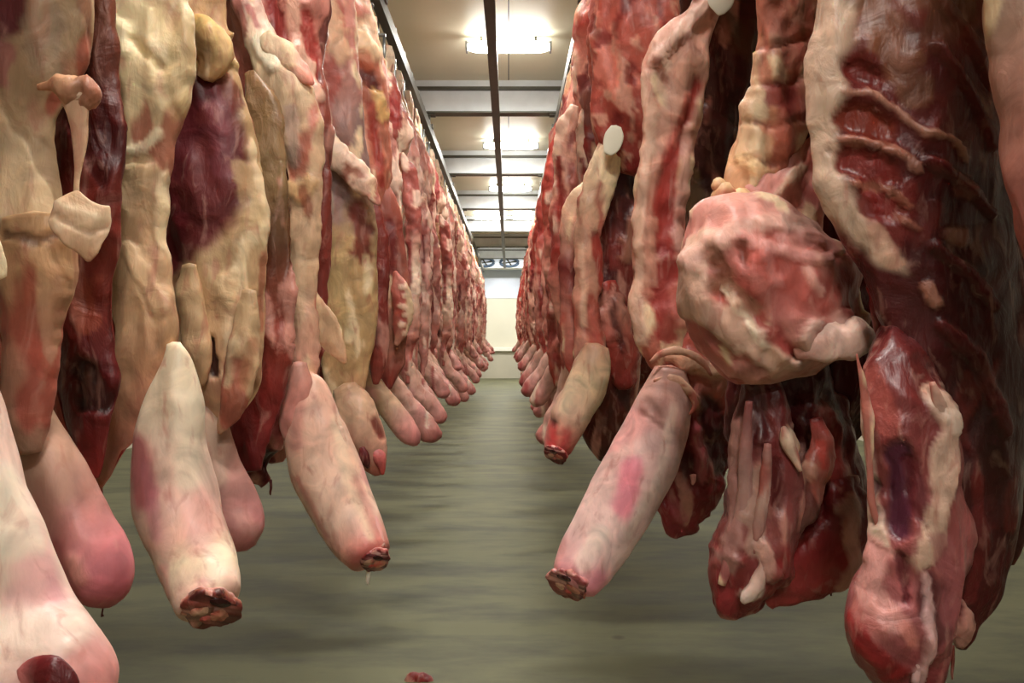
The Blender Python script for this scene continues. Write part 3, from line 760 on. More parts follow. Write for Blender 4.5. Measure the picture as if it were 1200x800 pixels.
loft('joint_hollow_shade', leg, [(424, 524, 3, .5), (426, 532, 6, .5), (429, 541, 5, .5), (432, 548, 2, .5)], d - .115, [(0, MAR), (1, DARK)], noise=.002, mat='wet', step=.004)  # dark lump in place of a shaded hole
loft('knuckle', leg, [(436, 524, 5, .8), (442, 534, 8, .8), (447, 548, 5, .8), (448, 556, 2, .8)], d - .08, [(0, ROSE), (1, BRT)], noise=.004, freq=30, mat='wet', step=.005)

# --- L6: cream dome over a hollow with its shade put into the colour, thin pink-tipped leg
d = 3.3
o = side('side with orange-red fibrous hind meat and a thin pink-tipped leg, left row', LX, d, GL); hanger(LX, d, HL, HG)
loft('hind_quarter', o, [(364, -140, 10, .8, .03), (366, -110, 18, .8), (372, -60, 34, .7), (384, -10, 42, .6), (398, 40, 42, .6), (412, 90, 38, .6), (424, 150, 32, .55), (434, 210, 26, .5), (440, 246, 8, .5)], d,
     [(0, BONE), (.25, '#d89a8c'), (.5, '#ecc8a4'), (.62, '#b87058'), (1, '#c87c64')],
     [([(392, 46), (412, 42), (436, 58)], 11, '#f2d6ae', .95, .014), ([(402, 90), (420, 84), (438, 98)], 9, '#5a2018', .95, -.02), ([(404, 74), (432, 78)], 4, '#a85a40', .8), ([(440, 108), (448, 134)], 6, '#e2bc7c', .9, .006), ([(410, 120), (416, 215)], 4, '#9a3228', .9, -.006), ([(424, 125), (430, 220)], 5, '#e2a688', .8, .005), ([(438, 140), (446, 215)], 4, '#a83c30', .8, -.005), ([(396, 0), (420, 14)], 8, '#d88a7c', .8), ([(376, -10), (384, 40)], 6, '#a8443c', .8, -.006)], noise=.010, freq=14, rag=.006, fold=.008)
loft('body', o, [(436, 205, 10, .5), (440, 240, 26, .45), (448, 300, 28, .45), (452, 360, 26, .45), (454, 420, 20, .45), (452, 455, 8, .45)], d + .02, [(0, '#b8705e'), (.3, '#9a4a3e'), (.7, '#a8705c'), (1, '#8a3a34')], [([(438, 250), (446, 340)], 6, '#d8b898', .9, .005), ([(458, 260), (462, 320)], 5, '#7a2420', .9, -.006)], noise=.010, freq=14)
loft('rib_cut', o, [(463, 318, 3, .6), (467, 334, 9, .6), (472, 362, 12, .6), (469, 390, 9, .6), (464, 404, 3, .6)], d - .06, [(0, '#c87a6a'), (.5, '#a84a3e'), (1, '#c08470')], [([(470 + (k % 2) * 4, 336 + 11 * k), (474, 337 + 11 * k)], 3, '#e6c0a4', .9, .004) for k in range(6)], noise=.004, freq=30, step=.006)
loft('fore_shank', o, [(432, 436, 8, .8), (440, 456, 12, .85), (458, 480, 14, .85), (474, 500, 14, .85), (484, 514, 11, .85), (488, 521, 4, .8)], d - .04, [(0, '#c4a080'), (.45, '#ccaa8c'), (.75, '#d89a90'), (1, '#d07c7c')], noise=.004, freq=18, mat='skin')

# ------------------------------------------------------------------ right row, the near sides one by one
# --- R0: sliver at the right edge
d = 1.15
o = side('nearest right side of beef, only a pinkish edge showing at the far right', RX + .02, d, GR); hanger(RX + .02, d, HR, HG)
upper(o, RX + .02, d, 1)
loft('body', o, [(1262, -380, 100, .5), (1268, -200, 100, .5), (1262, -60, 98, .5), (1264, 40, 96, .5), (1272, 120, 97, .5), (1280, 200, 98, .5), (1292, 270, 96, .5), (1320, 340, 92, .5), (1340, 420, 80, .5), (1350, 520, 50, .5), (1350, 580, 14, .5)], d,
     [(0, TAN), (.4, '#a88674'), (.55, '#a87062'), (.7, '#94443c'), (1, RED)], [([(1166, 20), (1176, 140)], 10, '#8e7264', .8), ([(1184, 130), (1190, 240)], 12, '#c4665c', .7), ([(1176, 170), (1180, 200)], 6, '#b89a80', .7)], noise=.010)

# --- R1: open rib cage
d = 1.45
o = side('side at the right turned to show the dark rib cavity with cream rib ends', RX + .06, d, GR); hanger(RX + .06, d, HR, HG)
upper(o, RX + .06, d, 1)
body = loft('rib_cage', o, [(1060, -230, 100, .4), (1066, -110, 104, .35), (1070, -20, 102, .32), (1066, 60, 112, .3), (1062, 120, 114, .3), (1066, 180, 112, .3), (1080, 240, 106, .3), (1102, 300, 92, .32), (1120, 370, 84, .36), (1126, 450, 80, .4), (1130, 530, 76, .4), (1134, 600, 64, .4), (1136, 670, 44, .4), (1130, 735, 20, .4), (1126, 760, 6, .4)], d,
     [(0, RED), (.2, '#8a5a42'), (.3, '#6b231f'), (.5, '#4e1012'), (1, '#4a1012')],  # darkest reds include the shade of a cavity turned from the lamps
     [([(940, -20), (1010, -20), (1000, 50), (985, 70), (992, 105), (982, 150), (985, 195), (1002, 228), (1018, 262), (1052, 300), (1060, 320), (1035, 310), (1000, 275), (960, 235), (930, 180), (925, 100)], (8,), '#dcbca4', .95, .004),
      ([(1010, -10), (1036, 50), (1062, 110)], 18, '#8e5f44', .6), ([(1030, 20), (1062, 90)], 8, '#7e4a34', .7),
      ([(1000, 82), (1020, 92)], 13, '#7c2822', .97, -.014), ([(998, 134), (1030, 150)], 17, '#84301f', .97, -.016), ([(1000, 188), (1034, 206)], 18, '#8a2c26', .97, -.016), ([(1018, 236), (1044, 246)], 14, '#7c2420', .97, -.012),
      ([(990, 108), (1016, 108), (1045, 130), (1075, 158), (1110, 166), (1124, 188)], 4, '#b98670', .8, .006), ([(985, 162), (1030, 172), (1058, 186), (1068, 200)], 5, '#a8705c', .75, .006), ([(1000, 215), (1040, 222), (1062, 244)], 4, '#a06450', .75, .005), ([(1050, 255), (1070, 268)], 4, '#a86a58', .7, .006),
      ([(1116, 226), (1126, 230)], 8, '#8a4a40', .8, .006), ([(1106, 276), (1120, 282)], 9, '#9a6052', .8, .006), ([(1084, 336), (1092, 356)], 7, '#b8806c', .8, .006), ([(1026, 270), (1050, 306)], 9, '#c9a088', .8),
      ([(1090, 60), (1130, 110), (1160, 170)], 6, '#6e2420', .6, .012), ([(1090, 0), (1130, 50), (1165, 100)], 7, '#7c332a', .6, .012), ([(1080, 190), (1120, 215), (1160, 250)], 6, '#6a201e', .6, .012), ([(1090, 290), (1130, 320), (1160, 360)], 6, '#5e1818', .6, .010),
      ([(1100, 380), (1140, 420), (1170, 500)], 8, '#6c1c1c', .6, .008), ([(1140, 560), (1150, 640), (1140, 700)], 8, '#7a2222', .6)], noise=.009, freq=9, mat='wet', rag=.003, patch=[('#7a2a26', .36, 10, .5, .003)], fold=.005)
loft('cavity_wall', o, [(1150, -220, 80, .4), (1172, 0, 70, .35), (1186, 200, 72, .35), (1192, 380, 72, .35), (1190, 500, 62, .35), (1182, 600, 34, .35), (1176, 660, 10, .35)], d + .12, [(0, MAR), (.4, '#4a1012'), (1, '#4e1214')], noise=.01, mat='wet', patch=[('#6a2420', .36, 10, .5, .003)])  # near-black red fills the gap with shade as colour
loft('inner_fold', o, [(1020, 240, 12, .4), (1034, 290, 24, .4), (1046, 345, 26, .4), (1050, 400, 22, .4), (1048, 440, 8, .4)], d + .03, [(0, '#6a1418'), (.5, '#7a1c20'), (1, '#5a1416')], noise=.01, mat='wet')
leg = loft('fore_leg', o, [(1080, 330, 14, .7, .2), (1068, 385, 34, .7, .12), (1054, 440, 44, .65, .03), (1068, 510, 53, .6), (1076, 580, 57, .6), (1078, 640, 60, .62), (1066, 700, 62, .65), (1056, 735, 66, .65), (1062, 778, 48, .65), (1072, 806, 34, .65), (1080, 822, 10, .6)], d - .07,
     [(0, '#3e0c0e'), (.2, '#4a1012'), (.36, '#6a2422'), (.6, '#8a4442'), (.8, '#a05a5a'), (1, '#7a2024')],
     [([(1006, 430), (1020, 500), (1020, 570), (1036, 635)], 8, '#dcbca8', .95, .003), ([(1034, 440), (1040, 500)], 12, '#a05048', .7), ([(1050, 530), (1052, 620)], 14, '#4e1a30', .95, -.010), ([(1064, 540), (1072, 600)], 9, '#5e1a22', .8, -.006),
      ([(1092, 460), (1110, 500), (1096, 530), (1098, 580), (1076, 650)], 12, '#d6b29c', .9, .004), ([(1108, 490), (1112, 506)], 7, '#e2c8b4', .8, .006), ([(1025, 640), (1020, 690), (1040, 724)], 15, '#d89a92', .9, .001), ([(1052, 650), (1056, 700)], 5, '#5e1a24', .85, -.008),
      ([(1078, 670), (1082, 760), (1074, 800)], 6, '#d8aca8', .8, .006), ([(1100, 640), (1110, 720)], 12, '#9a5456', .7), ([(996, 728), (1016, 752), (1044, 790)], 10, '#8a1c1e', .95, .004), ([(1050, 724), (1060, 745)], 8, '#d8887c', .7)], noise=.009, freq=14, mat='wet', patch=[('#b06a62', .42, 12, .3, .003), ('#4a1014', .36, 10, .35, -.004)])
loft('tendon', leg, [(1092, 448, 4, .7), (1106, 488, 11, .6), (1112, 506, 12, .6), (1098, 560, 11, .6), (1094, 610, 10, .6), (1078, 668, 4, .6)], d - .104, [(0, '#b88a78'), (.4, '#e0c4b0'), (1, '#c89a88')], noise=.006, freq=22, linear=True, tatter=.35)
loft('tendon', leg, [(1004, 415, 3, .7), (1014, 470, 6, .7), (1019, 530, 6, .7), (1022, 590, 6, .7), (1038, 642, 3, .7)], d - .085, [(0, '#b88474'), (.5, '#d8b8a6'), (1, '#c8a090')], noise=.003, freq=22)
loft('tendon', leg, [(1080, 670, 4, .7), (1086, 710, 7, .7), (1082, 760, 7, .7), (1072, 800, 5, .7)], d - .112, [(0, '#b88080'), (1, '#dcb0ac')], noise=.004, freq=22)
loft('neck_trim', o, [(1108, 700, 10, .6), (1122, 728, 18, .6), (1126, 748, 10, .6), (1124, 758, 3, .6)], d - .04, [(0, MAR), (1, DEEP)], noise=.01, freq=25, mat='wet')
drip(o, 1116, 760, d - .05, 36, '#6a2a20', 2.2)

# --- R2: spine column, big rounded shoulder cut, dark foreleg
d = 1.72
o = side('side with a ridged spine column above a big rounded pink shoulder cut', RX + .02, d, GR); hanger(RX + .02, d, HR, HG)
upper(o, RX + .02, d, 1)
loft('body', o, [(960, -180, 90, .5), (975, -40, 78, .45), (985, 80, 78, .45), (985, 190, 80, .45), (980, 300, 80, .45), (975, 400, 78, .45), (965, 480, 60, .45), (960, 540, 24, .45)], d + .12,
     [(0, RED), (.4, '#7a2a24'), (.7, '#6a1a1c'), (1, DEEP)], noise=.012, mat='wet')
vert = [([(868, yv), (905, yv + 10), (950, yv - 4)], 3, '#8a4a36', .7, -.004) for yv in (46, 92, 140, 182)]
loft('spine_column', o, [(934, -170, 46, .6), (932, -60, 43, .6), (929, 0, 42, .6), (922, 70, 42, .6), (914, 130, 42, .6), (900, 175, 40, .6), (880, 212, 34, .6), (862, 240, 22, .6), (852, 256, 8, .6)], d,
     [(0, FAT), (.35, '#cc8a70'), (.6, '#c8866a'), (.8, '#dba880'), (1, '#d8a074')],
     vert + [([(915, 110), (930, 125)], 16, '#8e2e2a', .85), ([(905, 20), (925, 60)], 20, '#b86a5a', .7), ([(884, 60), (878, 140), (868, 180)], 7, '#e6c09a', .8, .005), ([(940, 0), (950, 60)], 11, '#a8503f', .7), ([(896, 150), (920, 160)], 10, '#c06a54', .6), ([(870, 185), (900, 205)], 9, '#e6c090', .7, .005), ([(944, 100), (938, 150)], 8, '#b25c4c', .6)], noise=.012, freq=15)
for (px, py, r) in ((850, 232, 17), (868, 238, 16), (842, 218, 9)):
    loft('vertebra_knob', o, [(px - 2, py - r, r * .5, .7), (px, py - r * .3, r, .7), (px + 1, py + r * .4, r * .9, .7), (px, py + r * 1.1, r * .3, .7)], d - .04, [(0, '#e6c092'), (1, '#cf8a66')], noise=.008, freq=25)
loft('pink_flap', o, [(966, 150, 8, .3), (950, 190, 24, .3), (930, 225, 40, .3), (912, 258, 52, .3), (905, 285, 30, .3)], d - .02, [(0, '#d8a080'), (.4, '#d08a7c'), (1, '#d8958a')], [([(935, 205), (950, 235)], 7, '#b25a54', .7), ([(900, 240), (940, 195)], 5, '#e6c4a8', .8, .004)], noise=.009, freq=20)
loft('shoulder_cut', o, [(912, 232, 12, .5), (906, 246, 56, .5), (898, 270, 88, .56), (896, 294, 99, .6), (898, 318, 104, .62), (908, 350, 106, .62), (922, 380, 98, .6), (940, 408, 80, .55), (950, 426, 48, .5), (955, 436, 12, .5)], d - .09,
     [(0, '#d8a090'), (.3, '#c87a70'), (.6, '#c06a62'), (1, '#dba898')],
     [([(826, 280), (808, 320), (815, 352), (850, 378), (885, 405), (915, 425)], 16, '#dcb49e', .9, .010), ([(815, 300), (845, 282), (890, 262), (950, 262)], 11, '#e0b0a0', .85, .008), ([(835, 300), (850, 325), (842, 340)], 8, '#8a5038', .8, -.008), ([(846, 340), (872, 375), (890, 402)], 5, '#e8d2b8', .9, .006), ([(852, 335), (876, 365)], 8, '#a87860', .7, -.004),
      ([(880, 300), (920, 320), (950, 350)], 22, '#b8584e', .8), ([(870, 282), (925, 300), (960, 305)], 7, '#dc9a90', .8, .007), ([(890, 300), (900, 330)], 6, '#cc8078', .8, .005), ([(936, 320), (950, 345)], 5, '#dca898', .7, .005), ([(900, 392), (925, 412)], 8, '#a03432', .85, -.006),
      ([(950, 400), (985, 398), (1015, 396)], 22, '#ecc0b0', .95, .014), ([(975, 375), (995, 385)], 10, '#e6b0a4', .8, .006), ([(985, 330), (990, 360)], 14, '#96302c', .8), ([(955, 410), (962, 380)], 6, '#c8685e', .7, -.004), ([(940, 275), (975, 290)], 8, '#d8988e', .7, .006), ([(865, 290), (868, 310)], 5, '#7e3a2a', .8, -.008)], noise=.012, freq=16, mat='flesh')
loft('fat_lump', o, [(932, 414, 7, .7), (952, 405, 19, .7), (984, 398, 27, .7), (1010, 394, 22, .7), (1024, 392, 8, .7)], d - .17, [(0, '#e2a89a'), (.4, '#f0c8b8'), (1, '#eec0ae')], noise=.010, freq=16, patch=[('#c8685e', .45, 14, 1, -.002)])
loft('inner_meat', o, [(905, 400, 50, .5), (910, 440, 60, .5), (925, 500, 66, .5), (945, 560, 62, .5), (950, 620, 50, .5), (935, 670, 34, .5), (920, 700, 12, .5)], d + .05, [(0, DEEP), (.3, '#4a0e10'), (.6, '#701a1c'), (1, '#7c2022')], [([(960, 480), (975, 560)], 14, '#a03c36', .7, .008), ([(990, 440), (1000, 540)], 12, '#7a2020', .6)], noise=.016, freq=14, rag=.012, mat='wet', tatter=.3)
leg = loft('fore_leg', o, [(885, 440, 18, .8), (892, 490, 30, .8), (895, 550, 38, .8), (892, 610, 46, .8), (880, 655, 52, .75), (866, 688, 40, .7), (858, 712, 30, .65), (857, 724, 9, .6)], d - .05,
     [(0, '#5a1616'), (.3, '#74302e'), (.6, '#8a4a46'), (.8, '#8e3434'), (1, '#7a1c20')],
     [([(872, 500), (868, 590), (852, 660)], 9, '#b08078', .85, .006), ([(884, 560), (880, 640)], 10, '#c09a8a', .8), ([(920, 510), (930, 530)], 8, '#e0c4a8', .9, .008), ([(908, 540), (906, 590)], 7, '#5a1a1a', .85, -.008), ([(840, 670), (850, 700)], 10, '#9a3438', .8), ([(892, 640), (898, 670)], 9, '#dca898', .85, .008), ([(876, 695), (884, 685)], 8, '#e6c8b8', .9, .006), ([(916, 640), (900, 690)], 8, '#8a1c20', .8)], noise=.010, freq=18, rag=.004, mat='wet', linear=True, tatter=.16)
loft('tendon', leg, [(878, 470, 4, .7), (874, 530, 8, .7), (872, 590, 9, .7), (858, 645, 9, .7), (846, 685, 4, .7)], d - .093, [(0, '#8e504c'), (.5, '#b48c82'), (1, '#a85a58')], noise=.005, freq=22, tatter=.2)
loft('tendon', leg, [(900, 520, 4, .7), (896, 570, 8, .7), (888, 620, 8, .7), (884, 650, 4, .7)], d - .103, [(0, '#a87068'), (.5, '#c09c8e'), (1, '#9a5450')], noise=.005, freq=22, tatter=.3)
loft('bone_end', leg, [(918, 500, 4, .7), (924, 518, 10, .7), (932, 536, 8, .7), (938, 552, 3, .7)], d - .10, [(0, '#e6cdb4'), (1, '#d0a890')], noise=.004, freq=26)
loft('bone_end', leg, [(896, 640, 5, .7), (898, 656, 11, .7), (890, 676, 10, .7), (878, 696, 9, .7), (870, 706, 3, .7)], d - .112, [(0, '#c88478'), (.6, '#e4c0b0'), (1, '#e6ccc0')], noise=.008, freq=30, tatter=.3)
loft('rib_remnant', o, [(955, 490, 8, .6), (962, 530, 16, .6), (950, 570, 17, .6), (935, 610, 14, .6), (925, 640, 6, .6)], d - .06, [(0, '#8a2a28'), (.4, '#b86a5c'), (1, '#a8584c')], [([(950, 545), (930, 575)], 5, '#d8a890', .8, .005), ([(960, 520), (966, 545)], 5, '#c8483e', .7)], noise=.012, freq=25, mat='wet')
loft('rib_remnant', o, [(980, 560, 20, .6), (985, 610, 34, .6), (960, 650, 40, .6), (925, 685, 26, .6), (900, 708, 8, .6)], d, [(0, '#7a2020'), (.5, '#8e2828'), (1, '#a03a38')], noise=.014, freq=16, mat='wet', tatter=.3)
drip(o, 974, 672, d, 26, DEEP, 1.8)

# --- R3: pale shank into the aisle, with the dark cavity
d = 2.1
o = side('side with a red-striped edge and pale pink foreleg pointing in from the right row', RX, d, GR); hanger(RX, d, HR, HG)
upper(o, RX, d, 1)
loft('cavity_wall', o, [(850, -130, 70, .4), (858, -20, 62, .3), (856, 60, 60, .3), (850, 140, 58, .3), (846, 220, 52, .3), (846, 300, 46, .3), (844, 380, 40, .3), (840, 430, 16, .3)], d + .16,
     [(0, '#5a2a20'), (.35, '#4a1a16'), (.6, '#3e1a18'), (.75, '#5a4434'), (.85, '#6e2822'), (1, MAR)], [([(850, 30), (880, 60)], 16, '#54331f', .7), ([(815, 130), (850, 150)], 10, '#5c3436', .7, .01), ([(810, 180), (850, 200)], 10, '#52302e', .7, .01), ([(812, 230), (830, 260)], 16, '#6e6244', .8)], noise=.012, mat='wet')  # dark browns put the shade of the unlit cavity into the colour
loft('belly_edge', o, [(846, -60, 16, .5), (838, -10, 15, .4), (818, 24, 20, .3), (796, 62, 36, .2), (789, 100, 38, .18), (786, 150, 31, .22), (779, 200, 30, .26), (772, 255, 32, .32), (774, 310, 34, .4), (776, 360, 34, .42), (778, 410, 28, .45), (780, 440, 10, .45)], d,
     [(0, PALE), (.15, '#e4ac98'), (.3, '#d8a892'), (.6, '#c88e78'), (1, '#b4604e')],
     [([(835, 0), (815, 20), (790, 48), (766, 70)], 7, '#f0c8b4', .9, .008), ([(816, 88), (824, 98), (806, 150), (797, 200), (792, 240), (794, 300), (764, 300), (764, 240), (770, 205), (786, 160)], (5,), '#a8342c', .95, -.006), ([(806, 110), (790, 170)], 3, '#d87868', .8, .003), ([(757, 90), (764, 150), (756, 206), (748, 256), (750, 300), (745, 350), (752, 400)], 6, '#dcb49c', .9, .006), ([(776, 80), (786, 120)], 9, '#c8a090', .6), ([(768, 72), (778, 92)], 5, '#9a5a44', .8),
      ([(806, 150), (800, 220), (792, 290)], 6, '#dba898', .8, .004), ([(776, 300), (780, 390)], 15, '#982a26', .9, -.004), ([(764, 260), (762, 330)], 6, '#d09880', .7, .005), ([(800, 250), (812, 262)], 8, '#c87c6c', .7, .005), ([(790, 340), (795, 380)], 9, '#c06a5c', .7, .005)], noise=.009, freq=17, tatter=.1)
loft('tag', o, [(846, -22, 12, .12), (845, -6, 16, .1), (844, 6, 14, .1), (843, 15, 6, .12), (842, 18, 1.5, .2)], d - .03, CREAM, noise=.001, mat='tagp', step=.006, tonen=0)
loft('shoulder', o, [(800, 380, 24, .7), (812, 410, 46, .7), (820, 445, 50, .7), (818, 490, 46, .7), (815, 535, 42, .65), (806, 580, 34, .6), (795, 610, 20, .6), (786, 628, 6, .6)], d + .03,
     [(0, '#a8483e'), (.25, '#c0786a'), (.45, '#8e2e2a'), (.7, '#7a1e22'), (1, '#8e2a30')],
     [([(772, 412), (800, 420), (832, 436)], 8, '#dbb496', .9, .010), ([(770, 440), (800, 452), (815, 475)], 5, '#cf9e84', .9, .008), ([(764, 424), (790, 446)], 4, '#7e3a2c', .8, -.006), ([(840, 420), (850, 436)], 7, '#e0a090', .8, .008), ([(795, 395), (830, 400)], 8, '#b85a4c', .8), ([(830, 480), (845, 540)], 14, '#3e0a10', .85, -.012), ([(812, 500), (822, 560)], 6, '#c06068', .7, .006), ([(790, 590), (800, 610)], 7, '#b05a60', .7)], noise=.014, freq=18, rag=.012, mat='wet', tatter=.3)
for fp in ([(762, 424), (778, 412), (800, 412), (824, 424), (834, 440)], [(766, 446), (786, 444), (806, 456), (815, 474), (808, 486)]):
    loft('fat_fold', o, [(q[0], q[1], (2, 5, 6, 4.4, 1.8)[min(k, 4)], .5) for k, q in enumerate(fp)], d - .088, [(0, '#c08a74'), (.5, '#d8ae92'), (1, '#b87864')], noise=.006, freq=30, ref=(0, 1, 0), tatter=.5, patch=[('#a84a3e', .25, 30, 1, -.001)])
leg = loft('fore_shank', o, [(786, 432, 18, .8), (780, 465, 30, .8), (768, 505, 37, .85), (746, 552, 42, .88, -.01), (718, 605, 40, .88, -.025), (694, 648, 38, .88, -.045), (681, 670, 34, .88, -.06), (673, 684, 28, .85, -.072), (671, 687, 20, .85, -.074)], d - .06,
     [(0, '#c8988a'), (.25, '#d6aaa2'), (.55, '#e2bcb4'), (.8, '#eecac2'), (1, '#e49aa2')],
     [([(738, 545), (728, 590)], 13, '#e07088', .75), ([(760, 470), (775, 490)], 5, '#a87a70', .8, -.004), ([(752, 482), (778, 500)], 3, '#8e5a50', .8, -.003), ([(790, 480), (770, 560), (735, 620)], 6, '#ecd4c4', .6), ([(700, 620), (680, 650)], 10, '#f0dacb', .6), ([(700, 668), (690, 690)], 10, '#e48a9a', .7), ([(798, 500), (805, 540)], 6, '#d49a90', .7)], noise=.006, mat='skin')
cut_end(leg, (668, 680), d - .138, 26, (-.5, -.72, -.48), (.1, .5), '#d88480', .85, -20)
drip(o, 812, 560, d - .04, 8, PINK, 3)

# --- R4: cream strip with tag, shorter pale stump
d = 3.05
o = side('side with a small white tag, cream belly strip and red-tipped pale stump', RX, d, GR); hanger(RX, d, HR, HG)
upper(o, RX, d, 1, [(0, BONE), (.25, FAT), (.45, '#b8584c'), (.7, '#c0604f'), (1, RED)])
loft('body', o, [(770, -50, 52, .5), (762, 40, 46, .45), (745, 120, 38, .4), (735, 200, 34, .4), (728, 280, 36, .4), (724, 350, 36, .4), (716, 430, 34, .45), (712, 490, 28, .45), (708, 528, 16, .45), (706, 540, 5, .45)], d + .1,
     [(0, '#b86a5c'), (.25, '#5a2624'), (.45, '#4e2422'), (.6, '#7a2c26'), (.8, '#7e2622'), (1, '#4e1c14')], [([(738, 130), (734, 220)], 10, '#43202a', .8), ([(700, 460), (722, 500)], 20, '#57200f', .7), ([(745, 250), (735, 300)], 8, '#b8806a', .7, .01)], noise=.012, mat='wet')  # dark middle stands for the shaded cavity
loft('belly_edge', o, [(722, 120, 5, .6), (716, 160, 11, .6), (708, 195, 17, .55), (698, 230, 20, .5), (690, 270, 17, .5), (690, 320, 18, .5), (688, 370, 16, .5), (692, 415, 18, .5), (694, 436, 8, .5)], d - .02,
     [(0, PALE), (.2, CREAM), (.4, '#d0a68a'), (.7, '#c88a74'), (1, '#c88a78')], [([(700, 280), (708, 330)], 7, '#a03028', .9, -.008), ([(694, 350), (700, 390)], 6, '#b04a3e', .8), ([(682, 290), (684, 380)], 4, '#dfb79c', .8, .005)], noise=.009, freq=22)
loft('side_fold', o, [(690, 215, 6, .5), (678, 240, 16, .5), (670, 280, 14, .5), (668, 330, 12, .5), (672, 380, 16, .5), (672, 420, 14, .5), (672, 440, 5, .5)], d + .06, [(0, CREAM), (.25, '#d49a84'), (.45, '#7a2c28'), (.7, '#b87464'), (1, '#b0564a')], noise=.009, freq=22)
loft('red_lump', o, [(712, 330, 8, .6), (718, 360, 18, .6), (722, 395, 20, .6), (730, 430, 18, .6), (735, 455, 7, .6)], d + .04, [(0, '#a83c34'), (.3, '#c88474'), (.6, '#a84a3e'), (1, '#8a2a26')], noise=.016, freq=24, mat='wet', tatter=.4, linear=True, rag=.01)
loft('tag', o, [(722, 148, 6, .12), (720, 158, 11, .1), (716, 172, 10, .1), (712, 180, 5, .15)], d - .10, CREAM, noise=.001, mat='tagp', step=.008, tonen=0)
leg = loft('fore_shank', o, [(700, 405, 14, .8), (694, 430, 22, .85), (684, 458, 24, .85), (668, 488, 23, .85), (658, 510, 20, .85), (653, 528, 15, .8), (651, 540, 5, .8)], d - .05, [(0, '#cfa286'), (.3, '#dcc09e'), (.6, '#dcb69e'), (.8, '#cf7a6c'), (1, '#b03a3a')],
     [([(672, 450), (660, 480)], 6, '#ecd6b8', .7), ([(648, 500), (646, 520)], 6, '#c83c40', .8), ([(646, 490), (650, 494)], 4, '#3a1010', .9, -.006), ([(664, 505), (660, 530)], 5, '#c04848', .8)], noise=.006, freq=18, mat='skin')
cut_end(leg, (652, 530), d - .11, 15, (-.45, -.7, -.55), (.1, .4), '#b83a3c', .85, 0)

